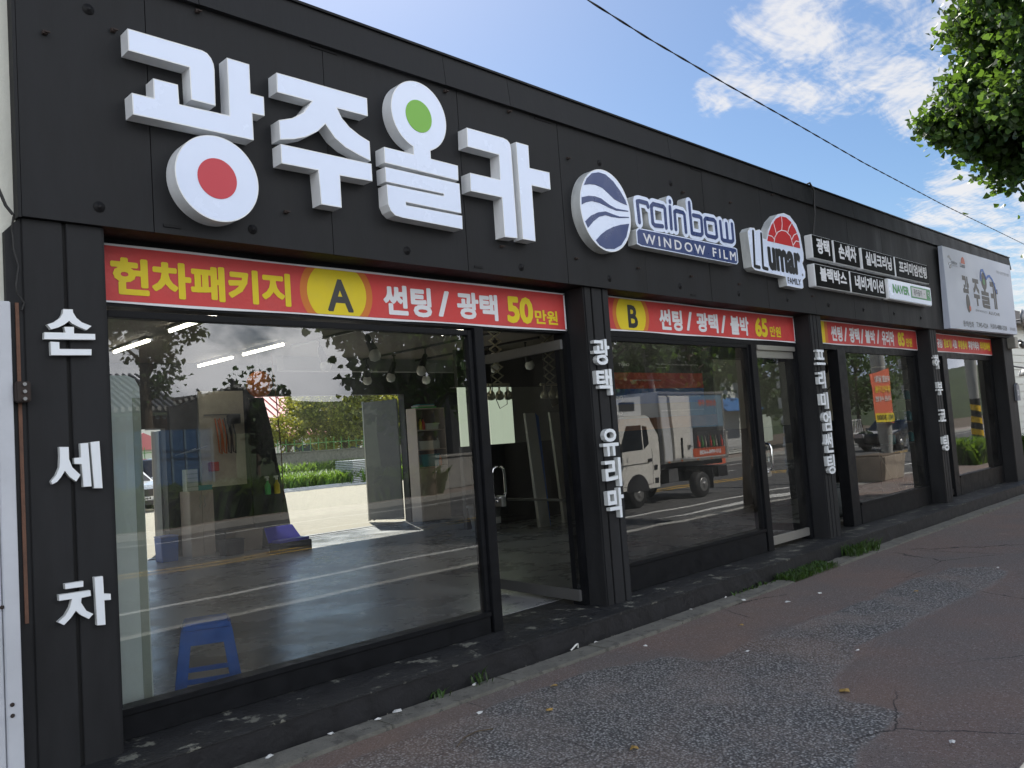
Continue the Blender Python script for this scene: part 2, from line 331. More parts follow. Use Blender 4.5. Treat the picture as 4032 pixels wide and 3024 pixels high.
def strokes(name, lines, w, y0, y1, m, parent=None):
    """thick joined pen strokes in the x-z plane"""
    mb = MB(); k = 0
    for ln in lines:
        for a, b in zip(ln, ln[1:]):
            dx, dz = b[0]-a[0], b[1]-a[1]; l = math.hypot(dx, dz); nx, nz = -dz/l*w, dx/l*w; j = .000021*k; k += 1
            q = [(a[0]-nx, a[1]-nz), (b[0]-nx, b[1]-nz), (b[0]+nx, b[1]+nz), (a[0]+nx, a[1]+nz)]
            mb.hexa([(q[0][0], y0-j, q[0][1]), (q[1][0], y0-j, q[1][1]), (q[1][0], y1, q[1][1]), (q[0][0], y1, q[0][1]), (q[3][0], y0-j, q[3][1]), (q[2][0], y0-j, q[2][1]), (q[2][0], y1, q[2][1]), (q[3][0], y1, q[3][1])])
        for c in ln:
            j = .000021*k; k += 1
            n = 14; ring = [(c[0]+w*math.cos(2*math.pi*i/n), c[1]+w*math.sin(2*math.pi*i/n)) for i in range(n)]
            mb.add([(p[0], y0-j, p[1]) for p in ring]+[(p[0], y1, p[1]) for p in ring], [tuple(range(n)), tuple(range(n, 2*n))]+[(i, (i+1) % n, n+(i+1) % n, n+i) for i in range(n)])
    return mb.obj(name, m, parent)
def pane(name, x0, x1, y, z0, z1, m, parent, wire=None):
    mb = MB(); mb.box(x0, x1, y, y+.008, z0, z1, 1); mb.mi[2] = 0; return mb.obj(name, [m, 'clear'], parent)
TR={'LL': [(8.243, 3.675), (8.177, 3.273), (9.346, 3.297), (9.336, 3.559)],
 'LLbox1': [(8.249, 3.678), (8.378, 3.286)],
 'LLbox2': [(8.422, 3.677), (8.545, 3.281)],
 'b_arc': [(16.216, 3.909), (16.282, 4.01), (16.404, 4.099), (16.531, 4.111), (16.617, 4.003), (16.699, 3.933), (16.845, 4.024), (17.012, 4.04), (17.15, 3.973), (17.256, 3.812)],
 'b_letters': [[(15.228, 3.816), (15.533, 3.194)], [(15.771, 3.813), (16.078, 3.339)], [(16.206, 3.965), (16.625, 3.325)], [(16.747, 3.839), (17.181, 3.343)]],
 'b_txt': [[(15.764, 3.282), (17.166, 3.215)], [(15.042, 3.05), (15.586, 2.931)], [(15.731, 3.067), (16.368, 2.956)], [(16.534, 3.073), (17.511, 2.966)], [(17.75, 3.047), (18.094, 2.98)],
           [(14.622, 4.038), (15.046, 3.938)], [(15.179, 4.051), (15.466, 3.97)], [(17.249, 4.062), (18.061, 4.034)]],
 'board': [(14.376, 4.222), (18.19, 4.275), (18.206, 2.933), (14.286, 2.882)],
 'family': [(8.964, 3.233), (9.302, 3.159)],
 'film_navy': [(6.153, 3.4), (6.183, 3.425), (7.849, 3.433), (7.883, 3.426), (7.883, 3.294), (7.855, 3.275), (6.209, 3.28), (6.15, 3.292)],
 'film_plate': [(6.138, 3.41), (6.176, 3.435), (7.862, 3.444), (7.904, 3.435), (7.905, 3.294), (7.869, 3.268), (6.201, 3.27), (6.136, 3.282)],
 'film_text': [(6.19, 3.397), (7.855, 3.407), (7.851, 3.309), (6.207, 3.314)],
 'green_dot': ([3.685, 3.902], 0.115),
 'ju_bot': [(2.59, 3.481), (3.255, 3.482), (3.254, 3.364), (3.003, 3.359), (3.002, 3.149), (2.852, 3.149), (2.844, 3.364), (2.59, 3.361)],
 'ju_top': [(2.589, 3.924), (3.251, 3.926), (3.249, 3.803), (3.011, 3.801), (3.044, 3.743), (3.099, 3.695), (3.173, 3.658), (3.25, 3.632), (3.25, 3.5), (3.164, 3.521), (3.06, 3.553), (2.982, 3.599),
            (2.916, 3.676), (2.855, 3.615), (2.77, 3.562), (2.683, 3.529), (2.588, 3.507), (2.588, 3.628), (2.68, 3.661), (2.76, 3.715), (2.826, 3.802), (2.585, 3.801)],
 'ka_left': [(4.137, 3.92), (4.516, 3.921), (4.557, 3.913), (4.583, 3.892), (4.592, 3.851), (4.591, 3.145), (4.452, 3.14), (4.453, 3.444), (4.133, 3.443), (4.138, 3.58), (4.447, 3.581),
             (4.453, 3.776), (4.131, 3.776)],
 'ka_right': [(4.651, 3.918), (4.791, 3.918), (4.786, 3.735), (5.019, 3.74), (5.018, 3.598), (4.797, 3.595), (4.793, 3.146), (4.65, 3.147)],
 'kwang_mid': [(1.721, 3.581), (1.837, 3.581), (1.838, 3.691), (1.974, 3.69), (1.977, 3.58), (2.269, 3.583), (2.271, 3.928), (2.411, 3.926), (2.41, 3.749), (2.495, 3.749), (2.494, 3.632),
               (2.415, 3.629), (2.415, 3.467), (1.723, 3.464)],
 'kwang_ring': ([2.175, 3.19], 0.247),
 'kwang_top': [(1.713, 3.932), (2.124, 3.929), (2.152, 3.921), (2.175, 3.898), (2.188, 3.868), (2.192, 3.834), (2.188, 3.621), (2.046, 3.623), (2.044, 3.808), (1.713, 3.811)],
 'logo_disc': ([5.725, 3.528], 0.362),
 'lumar_plate': [(8.159, 3.657), (8.222, 3.707), (8.313, 3.715), (8.336, 3.689), (8.428, 3.713), (8.485, 3.689), (8.49, 3.622), (8.565, 3.617), (8.631, 3.739), (8.739, 3.854), (8.889, 3.948),
                 (9.031, 3.983), (9.182, 3.97), (9.323, 3.889), (9.396, 3.778), (9.42, 3.659), (9.441, 3.556), (9.432, 3.479), (9.389, 3.429), (9.441, 3.336), (9.43, 3.267), (9.354, 3.228),
                 (9.356, 3.141), (9.32, 3.123), (8.949, 3.129), (8.936, 3.231), (8.247, 3.243), (8.185, 3.274)],
 'naver': [(12.794, 3.433), (13.639, 3.451), (13.598, 3.265), (12.809, 3.259)],
 'ol_bot': [(3.365, 3.482), (4.026, 3.479), (4.025, 3.26), (3.523, 3.266), (3.524, 3.245), (4.031, 3.243), (4.027, 3.144), (3.484, 3.153), (3.427, 3.16), (3.391, 3.186), (3.37, 3.23), (3.37, 3.363),
            (3.87, 3.362), (3.869, 3.379), (3.365, 3.381)],
 'ol_neck': [(3.367, 3.619), (3.616, 3.618), (3.617, 3.67), (3.772, 3.674), (3.771, 3.615), (4.023, 3.612), (4.019, 3.5), (3.364, 3.511)],
 'ol_ring': ([3.691, 3.906], 0.245),
 'red_dot': ([2.17, 3.189], 0.116),
 'small_back': [(9.755, 3.848), (9.757, 3.556), (9.765, 3.484), (9.776, 3.208), (12.141, 3.506), (12.135, 3.214)],
 'small_boxes': [[(9.704, 3.825), (10.254, 3.82), (10.232, 3.538), (9.684, 3.528)], [(10.31, 3.819), (11.072, 3.818), (11.061, 3.529), (10.29, 3.524)],
                 [(11.158, 3.82), (12.287, 3.825), (12.233, 3.549), (11.152, 3.535)], [(12.307, 3.827), (13.673, 3.833), (13.592, 3.555), (12.298, 3.524)],
                 [(9.699, 3.464), (10.678, 3.462), (10.672, 3.185), (9.696, 3.183)], [(10.722, 3.466), (11.883, 3.465), (11.824, 3.195), (10.704, 3.181)],
                 [(11.961, 3.472), (13.629, 3.495), (13.648, 3.214), (11.962, 3.185)]],
 'small_text': [[(9.811, 3.793), (10.169, 3.599)], [(10.43, 3.799), (10.968, 3.595)], [(11.262, 3.788), (12.167, 3.597)], [(12.435, 3.783), (13.545, 3.601)], [(9.831, 3.438), (10.587, 3.262)],
                [(10.845, 3.431), (11.788, 3.243)], [(12.108, 3.401), (12.733, 3.29)]],
 'sun': [(8.579, 3.603), (8.627, 3.695), (8.71, 3.799), (8.829, 3.888), (8.958, 3.935), (9.079, 3.938), (9.196, 3.901), (9.29, 3.824), (9.35, 3.726), (9.364, 3.607)],
 'swoosh': [[(5.446, 3.708), (5.49, 3.774), (5.564, 3.831), (5.658, 3.856), (5.753, 3.853), (5.854, 3.809), (5.944, 3.738), (6.008, 3.668), (6.029, 3.622), (5.948, 3.63), (5.851, 3.649),
             (5.776, 3.688), (5.693, 3.725), (5.6, 3.737), (5.515, 3.728)],
            [(5.397, 3.533), (5.403, 3.596), (5.494, 3.623), (5.579, 3.632), (5.664, 3.626), (5.772, 3.586), (5.867, 3.567), (6.041, 3.572), (6.04, 3.564), (5.865, 3.549), (5.76, 3.562),
             (5.641, 3.583), (5.539, 3.584), (5.453, 3.56)],
            [(5.455, 3.341), (5.425, 3.393), (5.507, 3.453), (5.605, 3.495), (5.711, 3.519), (5.815, 3.508), (5.904, 3.501), (6.043, 3.517), (6.042, 3.509), (5.902, 3.487), (5.794, 3.483),
             (5.707, 3.485), (5.617, 3.458), (5.535, 3.408)],
            [(5.549, 3.246), (5.595, 3.208), (5.678, 3.187), (5.793, 3.197), (5.897, 3.243), (5.981, 3.327), (6.039, 3.454), (5.913, 3.428), (5.801, 3.394), (5.708, 3.354), (5.624, 3.305)]],
 'umar': [(8.58, 3.547), (9.343, 3.282)],
 'word_plate': [(6.148, 3.69), (6.182, 3.731), (6.237, 3.743), (6.636, 3.745), (6.69, 3.805), (6.74, 3.817), (6.779, 3.795), (6.786, 3.744), (6.976, 3.744), (6.995, 3.826), (7.047, 3.845),
                (7.101, 3.835), (7.108, 3.732), (7.822, 3.735), (7.887, 3.74), (7.913, 3.714), (7.889, 3.501), (7.86, 3.464), (7.48, 3.453), (6.933, 3.457), (6.899, 3.452), (6.772, 3.461),
                (6.434, 3.466), (6.384, 3.469), (6.317, 3.48), (6.248, 3.471), (6.172, 3.472), (6.138, 3.509)],
 'wordbox': [(6.177, 3.698), (7.882, 3.709), (7.846, 3.503), (6.174, 3.49)]}
TR2={'cha': [[(1.342, 1.061), (1.426, 1.061), (1.425, 1.033), (1.343, 1.035)],
         [(1.313, 1.013), (1.457, 1.01), (1.459, 0.982), (1.415, 0.98), (1.412, 0.958), (1.435, 0.914), (1.467, 0.892), (1.445, 0.872), (1.407, 0.9), (1.387, 0.923), (1.364, 0.894), (1.332, 0.865),
          (1.305, 0.884), (1.339, 0.91), (1.361, 0.945), (1.371, 0.983), (1.314, 0.984)],
         [(1.478, 1.07), (1.518, 1.069), (1.52, 0.982), (1.552, 0.976), (1.552, 0.946), (1.521, 0.949), (1.522, 0.828), (1.483, 0.833)]],
 'se': [[(1.339, 1.728), (1.381, 1.725), (1.381, 1.665), (1.394, 1.624), (1.431, 1.583), (1.41, 1.552), (1.382, 1.576), (1.36, 1.609), (1.342, 1.58), (1.323, 1.558), (1.302, 1.548), (1.296, 1.563),
         (1.319, 1.589), (1.336, 1.628), (1.34, 1.685)],
        [(1.436, 1.74), (1.472, 1.741), (1.481, 1.522), (1.443, 1.522), (1.438, 1.636), (1.405, 1.64), (1.404, 1.669), (1.436, 1.67)],
        [(1.483, 1.744), (1.526, 1.747), (1.533, 1.508), (1.493, 1.511)]],
 'son': [[(1.379, 2.416), (1.423, 2.417), (1.424, 2.401), (1.439, 2.374), (1.464, 2.353), (1.509, 2.336), (1.485, 2.314), (1.446, 2.33), (1.418, 2.345), (1.404, 2.358), (1.384, 2.34), (1.355, 2.323),
          (1.32, 2.311), (1.303, 2.335), (1.333, 2.347), (1.362, 2.37), (1.375, 2.392)],
         [(1.38, 2.326), (1.425, 2.328), (1.425, 2.294), (1.525, 2.296), (1.525, 2.266), (1.287, 2.261), (1.289, 2.295), (1.386, 2.297)],
         [(1.315, 2.249), (1.355, 2.248), (1.355, 2.214), (1.505, 2.217), (1.504, 2.186), (1.316, 2.182)]]}
BN={1: [('헌차패키지', 'banner_yellow', 0.042, 1.692, 2.796, 2.556, 2.765), ('A', 'ink_black', 0.03, 3.067, 3.27, 2.546, 2.763), ('썬팅', 'banner_white', 0.04, 3.525, 3.959, 2.547, 2.763),
     ('/', 'banner_white', 0.03, 4.046, 4.124, 2.562, 2.754), ('광택', 'banner_white', 0.04, 4.211, 4.641, 2.557, 2.762), ('50', 'banner_yellow', 0.045, 4.744, 5.049, 2.551, 2.768),
     ('만원', 'banner_yellow', 0.03, 5.067, 5.349, 2.559, 2.674)],
 2: [('B', 'ink_black', 0.03, 6.345, 6.498, 2.582, 2.797), ('썬팅', 'banner_white', 0.04, 6.854, 7.253, 2.584, 2.793), ('/', 'banner_white', 0.03, 7.369, 7.405, 2.597, 2.789),
     ('광택', 'banner_white', 0.04, 7.518, 7.936, 2.592, 2.794), ('/', 'banner_white', 0.03, 8.03, 8.07, 2.597, 2.789), ('블박', 'banner_white', 0.04, 8.188, 8.583, 2.589, 2.798),
     ('65', 'banner_yellow', 0.045, 8.729, 9.018, 2.588, 2.806), ('만원', 'banner_yellow', 0.03, 9.066, 9.332, 2.6, 2.72)],
 3: [('썬팅', 'banner_white', 0.04, 10.712, 11.053, 2.604, 2.805), ('/', 'banner_white', 0.03, 11.158, 11.169, 2.611, 2.797), ('광택', 'banner_white', 0.04, 11.276, 11.606, 2.6, 2.805),
     ('/', 'banner_white', 0.03, 11.697, 11.707, 2.599, 2.799), ('블박', 'banner_white', 0.04, 11.806, 12.145, 2.61, 2.799), ('/', 'banner_white', 0.03, 12.258, 12.269, 2.613, 2.812),
     ('유리막', 'banner_white', 0.04, 12.39, 12.852, 2.6, 2.813), ('85', 'banner_yellow', 0.045, 13.0, 13.265, 2.604, 2.812), ('만원', 'banner_yellow', 0.03, 13.322, 13.566, 2.607, 2.732)],
 4: [('공임/', 'banner_white', 0.04, 14.696, 14.953, 2.626, 2.775), ('경보기/', 'banner_yellow', 0.05, 15.006, 15.399, 2.627, 2.783), ('시트/', 'banner_white', 0.04, 15.45, 15.686, 2.627, 2.787),
     ('후방센서/', 'banner_yellow', 0.05, 15.737, 16.232, 2.633, 2.786), ('후방카메라/', 'banner_white', 0.04, 16.286, 16.902, 2.636, 2.792), ('라이트복원', 'banner_yellow', 0.05, 16.959, 17.549, 2.641, 2.8)]}
RB=[[(6.197, 3.49), (6.189, 3.68), (6.224, 3.688), (6.34, 3.687), (6.352, 3.656)],
 [(6.558, 3.499), (6.436, 3.492), (6.404, 3.509), (6.403, 3.669), (6.436, 3.695), (6.602, 3.693), (6.62, 3.678), (6.619, 3.495)], [(6.708, 3.706), (6.704, 3.498)], [(6.716, 3.762), (6.717, 3.757)],
 [(6.778, 3.5), (6.78, 3.67), (6.81, 3.685), (6.928, 3.682), (6.947, 3.663), (6.95, 3.495)],
 [(7.049, 3.8), (7.054, 3.496), (7.212, 3.497), (7.245, 3.52), (7.247, 3.674), (7.219, 3.685), (7.105, 3.683)],
 [(7.334, 3.683), (7.483, 3.687), (7.51, 3.671), (7.516, 3.522), (7.482, 3.504), (7.341, 3.506), (7.315, 3.522), (7.307, 3.663), (7.334, 3.683)],
 [(7.604, 3.687), (7.608, 3.507), (7.638, 3.494), (7.801, 3.499), (7.835, 3.521), (7.834, 3.691)], [(7.719, 3.68), (7.721, 3.5)]]
LLS=[[(8.276, 3.671), (8.242, 3.286), (8.348, 3.282)], [(8.451, 3.665), (8.426, 3.287), (8.523, 3.28)]]
RAYS=[[(8.726, 3.595), (8.76, 3.668), (8.841, 3.736), (8.937, 3.769), (9.043, 3.769), (9.142, 3.727), (9.19, 3.609)], [(8.799, 3.716), (8.78, 3.772), (8.757, 3.834)],
 [(8.937, 3.769), (8.965, 3.84), (8.968, 3.929)], [(9.076, 3.751), (9.13, 3.825), (9.205, 3.89)], [(9.165, 3.688), (9.23, 3.748), (9.319, 3.782)], [(9.186, 3.624), (9.274, 3.686), (9.352, 3.681)],
 [(8.743, 3.637), (8.696, 3.667), (8.61, 3.671)]]
# ================================================================== GROUND
def slab(name, m, x0, x1, y0, y1, z, th=.05): return structure(box(name, m, x0, x1, y0, y1, z-th, z))
slab('ground', 'soil', -300, 500, -400, 400, -.20)
slab('road', 'asphalt', -60, 160, -16.0, -3.48, -.12)
# sidewalk: red-brown asphalt with a long coarse grey repair, pigment mask in a vertex attribute
GP = [(1.0,-.75),(2.6,-.62),(3.76,-.62),(4.4,-.66),(4.99,-.9),(5.0,-1.2),(5.47,-1.2),(6.71,-1.28),(7.37,-1.36),(8.26,-1.33),(9.15,-1.47),(9.3,-1.75),(9.13,-2.0),(8.24,-2.04),(7.45,-2.0),(6.58,-1.94),(5.84,-1.9),(5.48,-1.99),(5.0,-2.1),(4.69,-2.28),(4.72,-2.44),(4.66,-2.64),(4.43,-2.66),(4.07,-2.64),(3.5,-2.9),(2.5,-3.0),(1.0,-3.1)]
def sdist(x, y, P):
    d = 1e9; ins = False; n = len(P)
    for i in range(n):
        ax, ay = P[i]; bx, by = P[(i+1) % n]; vx, vy = bx-ax, by-ay
        t = max(0, min(1, ((x-ax)*vx+(y-ay)*vy)/(vx*vx+vy*vy))); d = min(d, math.hypot(x-ax-t*vx, y-ay-t*vy))
        if (ay > y) != (by > y) and x < (bx-ax)*(y-ay)/(by-ay)+ax: ins = not ins
    return d if ins else -d
xs = [-14+i for i in range(15)]+[1+.07*i for i in range(1, 143)]+[11+.25*i for i in range(1, 33)]+[19+2*i for i in range(1, 26)]
ys = [-3.30+.075*i for i in range(39)]; ys[-1] = -.43
vs = []; at = []
from mathutils import noise as mn
for y in ys:
    for x in xs:
        s = sdist(x, y, GP) if 0 < x < 11 else -1
        s += .035*mn.noise(Vector((x*3, y*3, 0)))
        vs.append((x, y, -.004+.008*mn.noise(Vector((x*.8, y*1.1, 3)))+(.005 if s > 0 else 0))); at.append(max(0, min(1, .5+s*14)))
nx = len(xs); fcs = [(j*nx+i, j*nx+i+1, (j+1)*nx+i+1, (j+1)*nx+i) for j in range(len(ys)-1) for i in range(nx-1)]
me = bpy.data.meshes.new('sidewalk'); me.from_pydata(vs, [], fcs); a = me.attributes.new('patch', 'FLOAT', 'POINT'); a.data.foreach_set('value', at)
def mth2(t, a, b):
    n = nn(t, 'ShaderNodeMath', operation='MULTIPLY'); t.links.new(a, n.inputs[0]); t.links.new(b, n.inputs[1]); return n.outputs[0]
def sidewalk_mat():
    m = bpy.data.materials.new('sidewalk'); m.use_nodes = True; t = m.node_tree; b = t.nodes['Principled BSDF']; k = t.links.new
    tc = nn(t, 'ShaderNodeTexCoord').outputs['Object']; at = nn(t, 'ShaderNodeAttribute', attribute_name='patch')
    def N_(sc, d=6, r=.6, dist=0):
        n = nn(t, 'ShaderNodeTexNoise', i_2=sc, i_3=d, i_4=r); n.inputs['Distortion'].default_value = dist; k(tc, n.inputs['Vector']); return n.outputs[0]
    def ramp_(src, a, b2, c=0, d=1):
        q = nn(t, 'ShaderNodeMapRange', i_1=a, i_2=b2, i_3=c, i_4=d); k(src, q.inputs[0]); return q.outputs[0]
    def mix_(fac, c1, c2, f=None):
        q = nn(t, 'ShaderNodeMix', data_type='RGBA')
        if isinstance(fac, float): q.inputs[0].default_value = fac
        else: k(fac, q.inputs[0])
        for i, c in ((6, c1), (7, c2)):
            if isinstance(c, tuple): q.inputs[i].default_value = (*c, 1)
            else: k(c, q.inputs[i])
        return q.outputs[2]
    big = ramp_(N_(.9, 5, .7), .35, .65)
    red = mix_(big, (.19, .140, .122), (.155, .138, .130))
    red = mix_(ramp_(N_(75, 3), .54, .70), red, (.32, .28, .26))
    red = mix_(ramp_(N_(110, 3), .58, .66), red, (.07, .058, .052))
    vor = nn(t, 'ShaderNodeTexVoronoi', i_2=68); k(tc, vor.inputs['Vector'])
    sep = nn(t, 'ShaderNodeSeparateColor'); k(vor.outputs['Color'], sep.inputs[0])
    stone = mix_(ramp_(sep.outputs[0], .2, 1.0), (.175, .17, .165), (.42, .41, .39))
    stone = mix_(ramp_(vor.outputs['Distance'], .30, .62), stone, (.09, .086, .083))
    stone = mix_(ramp_(N_(1.7, 5, .6), .45, .7, 0, .55), stone, (.25, .205, .18))
    edge = ramp_(at.outputs['Fac'], .3, .7)
    base = mix_(edge, red, stone)
    base = mix_(ramp_(N_(2.3, 8, .75, .6), .62, .72, 0, .5), base, (.33, .30, .265))
    base = mix_(ramp_(N_(.5, 3), .5, .75, 0, .35), base, (.27, .165, .115))
    ck = nn(t, 'ShaderNodeTexVoronoi', feature='DISTANCE_TO_EDGE', i_2=.55); wp = nn(t, 'ShaderNodeTexNoise', i_2=2.2, i_3=6, i_4=.7); k(tc, wp.inputs['Vector'])
    wm = nn(t, 'ShaderNodeMix', data_type='RGBA', i_0=.16); k(tc, wm.inputs[6]); k(wp.outputs[1], wm.inputs[7]); k(wm.outputs[2], ck.inputs['Vector'])
    crk = ramp_(ck.outputs[0], .004, .001); base = mix_(mth2(t, crk, ramp_(N_(.6, 2), .45, .55)), base, (.05, .045, .042))
    k(base, b.inputs['Base Color']); b.inputs['Roughness'].default_value = .85; b.inputs['Specular IOR Level'].default_value = .2
    hgt = mix_(edge, N_(150, 3), vor.outputs['Distance'])
    bp = nn(t, 'ShaderNodeBump', i_0=.9, i_1=.010); k(hgt, bp.inputs['Height']); k(bp.outputs[0], b.inputs['Normal']); _m['sidewalk'] = m
sidewalk_mat(); me.materials.append(_m['sidewalk'])
sidewalk = structure(link('sidewalk', me))
box('edge_stone', 'concrete', -14, 69, -3.48, -3.305, -.20, .004, sidewalk)
# kerb stones between walk and step
base_k = None; x = -3.0; rk = random.Random(3)
while x < 22:
    l = 1.0+rk.uniform(-.04, .04)
    if not (7.95 < x+.5 < 9.35):
        o = box('kerb_stone', 'kerb', x+.004, x+l-.004, -.425+rk.uniform(-.006, .006), -.225, -.15, .012+rk.uniform(-.006, .006), sidewalk, .006)
    x += l
box('gutter_soil', 'soil', -3, 30, -.43, -.20, -.16, -.012, sidewalk)
for i in range(26):   # broken stones where the kerb is missing
    xx = rk.uniform(7.9, 9.4); w_ = rk.uniform(.04, .10)
    box('stone', 'kerb', xx, xx+w_*1.3, -.40+rk.uniform(0, .15), -.38+rk.uniform(0, .15)+w_*.4, -.1, .004+rk.uniform(0, .012), sidewalk, .008)
# road paint
for y0, y1, m_ in ((-5.60, -5.46, 'road_white'), (-8.95, -8.83, 'road_yellow'), (-9.35, -9.23, 'road_yellow'), (-14.6, -14.45, 'road_white')):
    slab('road_marking', m_, -40, 120, y0, y1, -.116, .002)
for i in range(9):
    slab('lane_dash', 'road_white', -6+i*8, -3+i*8, -12.1, -11.97, -.116, .002)
me = bpy.data.meshes.new('road_arrow'); me.from_pydata([(15.0, -4.55, -.116), (19.5, -4.35, -.116), (19.5, -4.75, -.116), (17.8, -4.85, -.116), (15.4, -4.75, -.116), (13.2, -4.62, -.116)], [], [(0, 1, 2, 3), (0, 3, 4, 5)]); me.materials.append(_m['road_white']); structure(link('road_arrow', me))
slab('far_sidewalk', 'far_pave', -60, 160, -19.0, -16.2, .0, .2)
slab('far_kerb', 'concrete', -60, 160, -16.2, -16.0, .03, .25)
slab('yard', 'gravel', -25, 90, 8.78, 60, .17, .3)

# ================================================================== BUILDING
bld = thing('shop_building', 'long single-storey black panelled car care shop with glass bays along the sidewalk', 'building', (0, 0, 0))
FX = [1.206, 1.85, 2.99, 4.15, 5.27, 6.38, 7.49, 8.68, 9.85, 11.0, 12.15, 13.3, 14.4, 15.6, 16.8, 18.28]
for a, b in zip(FX, FX[1:]):
    box('fascia_panel', 'black_panel', a+.0025, b-.0025, rk.uniform(-.002, .001), .02, 2.868, 4.236, bld)
box('fascia_backing', 'seam', 1.195, 18.27, .021, .25, 2.875, 4.44, bld)
box('fascia_end', 'black_panel', 1.190, 1.2055, .0, .072, 2.862, 4.44, bld)
box('fascia_end', 'black_panel', 18.281, 18.32, .0, 8.7, 2.862, 4.44, bld)
CXs = [1.185, 2.15, 4.02, 4.69, 6.9, 8.95, 11.2, 13.7, 16.1, 18.56]
for a, b in zip(CXs, CXs[1:]):
    MB().hexa([(a+.002, -.035, 4.238), (b-.002, -.035, 4.236), (b-.002, .25, 4.236), (a+.002, .25, 4.236), (a+.002, -.012, 4.470), (b-.002, -.012, 4.470), (b-.002, .25, 4.470), (a+.002, .25, 4.470)]).obj('cornice_panel', 'black_panel', bld)
box('drip_edge', 'black_frame', 1.18, 18.57, -.028, .26, 4.471, 4.487, bld)
box('roof', 'wall_gray', 1.2, 18.5, .262, 8.95, 4.32, 4.46, bld)
box('soffit', 'black_paint', 1.22, 18.2, .024, .34, 2.8685, 2.874, bld)
# bolt rosettes and small spots on the fascia
ro = MB().lathe([(.030, .0), (.028, -.004), (.012, -.006), (.011, -.012), (.005, -.014)], axis=1, n=14).obj('rosette', 'black_paint', bld)
RP = [(1.569, 2.966), (2.433, 2.959), (3.585, 2.959), (4.711, 2.95), (5.82, 2.957), (6.924, 2.978), (8.032, 2.986), (9.126, 3.0), (10.213, 3.006), (11.274, 3.009), (12.339, 3.019), (13.394, 3.013), (1.553, 4.028), (6.913, 3.999), (5.808, 3.995)]
kn = MB().box(-.012, .012, -.02, 0, -.009, .009).box(-.004, .02, -.03, -.02, -.004, .004).obj('screw', 'rust_dark', bld)
KP = [(2.656, 3.094), (4.499, 3.091), (5.377, 3.088), (6.244, 3.088), (7.118, 3.091), (8.037, 3.088), (9.758, 3.082), (1.335, 3.831), (5.372, 3.951), (7.101, 3.937), (8.006, 3.971), (4.03, 4.20), (4.69, 4.20), (8.97, 4.21), (2.15, 4.205), (1.672, 3.946)]
def copies(o, pts, y=-.001):
    o.location = (pts[0][0], y, pts[0][1])
    for p in pts[1:]:
        c = o.copy(); C.objects.link(c); c.parent = bld; c.location = (p[0], y, p[1])
copies(ro, RP); copies(kn, KP)
for (xx, zz, ww) in ((1.9, 2.905, .10), (4.21, 2.90, .08), (7.1, 2.90, .08), (2.9, 4.215, .2), (5.0, 4.215, .2), (7.3, 4.215, .2), (9.2, 4.215, .15)):
    box('patch_plate', 'black_paint', xx, xx+ww, -.006, .0, zz, zz+.016, bld)
MB().lathe([(.0, -.0315), (.10, -.0314), (.10, -.0312)], n=18, axis=1).obj('paint_patch', 'wall_gray', bld).location = (6.66, -.002, 4.36); bpy.data.objects['paint_patch'].scale = (1.0, .2, 1.0)
# columns: black upright boards with dark grooves between them
def column(xs_, z1=2.866, back=.26, x_left=None):
    x0, x1 = xs_[0][0], xs_[-1][1]
    box('column', 'seam', x0+.004, x1-.004, .048, back, .16, z1, bld)
    for a, b in xs_: box('column_board', 'black_panel', a, b, .03, .047, .165, z1, bld, .003)
    box('column_side', 'black_panel', x0-.012, x0, .04, .40, .165, z1, bld)
    box('column_side', 'black_panel', x1, x1+.012, .04, .40, .165, z1, bld)
column([(1.212, 1.395), (1.413, 1.588)]); column([(5.50, 5.578), (5.597, 5.728), (5.747, 5.82)]); column([(9.722, 9.792), (9.806, 9.885), (9.899, 10.014)]); column([(13.80, 13.875), (13.888, 13.985), (14.0, 14.083)])
column([(17.66, 18.13)])
box('end_wall', 'black_panel', 18.145, 18.28, .045, 8.7, .0, 2.86, bld)
# side return of the first column, rust strip
prism('corner_return', [(1.137, .1), (1.2045, .1), (1.2045, 2.85), (1.19, 2.85), (1.137, 2.79)], .036, .0745, ['black_panel'], bld)
box('rust_strip', 'rust', 1.172, 1.188, .028, .12, .9, 2.44, bld)
hg = box('hinge_block', 'rust_dark', 1.15, 1.215, -.03, .03, 1.95, 2.05, bld, .006)
for zz in (1.965, 2.0, 2.035): MB().lathe([(.009, 0), (.009, -.012)], (1.185, -.03, zz), 1, 8).obj('bolt', 'dull_steel', hg)
# step
box('step', 'step_face', 1.0, 18.4, -.2, .27, -.18, .150, bld)
st = MB(); st.box(1.0, 18.4, -.206, .60, .151, .170).obj('step_top', 'step_top', bld, .006)
# ---- bays
def window(x0, x1, z0, z1, m, sill_to=.172, frame=.045, y=.25, divs=()):
    w = thing('window', None, None); w.parent = bld
    box('sill', 'black_frame', x0-.02, x1+.02, y-.03, y+.08, sill_to, z0-.035, w, .004)
    box('sill_ledge', 'black_frame', x0-.02, x1+.02, y-.045, y+.08, z0-.0345, z0-.001, w, .004)
    box('frame', 'black_frame', x0-frame, x0, y-.01, y+.06, z0, z1+.04, w, .003)
    box('frame', 'black_frame', x1, x1+frame, y-.01, y+.06, z0, z1+.04, w, .003)
    box('head', 'black_frame', x0, x1, y-.012, y+.06, z1, z1+.04, w, .003)
    pane('pane', x0, x1, y+.015, z0, z1, m, w); return w
def header(x0, x1):
    box('header', 'black_frame', x0, x1, .236, .338, 2.49, 2.868, bld)
for a, b in ((1.60, 5.487), (5.834, 9.708), (10.028, 13.786), (14.097, 17.646)): header(a, b)
window(1.675, 4.315, .335, 2.43, 'film_glass')
box('reveal', 'black_frame', 1.602, 1.628, .24, .38, .172, 2.488, bld)
box('mullion', 'black_frame', 4.362, 4.458, .215, .36, .172, 2.488, bld, .004)
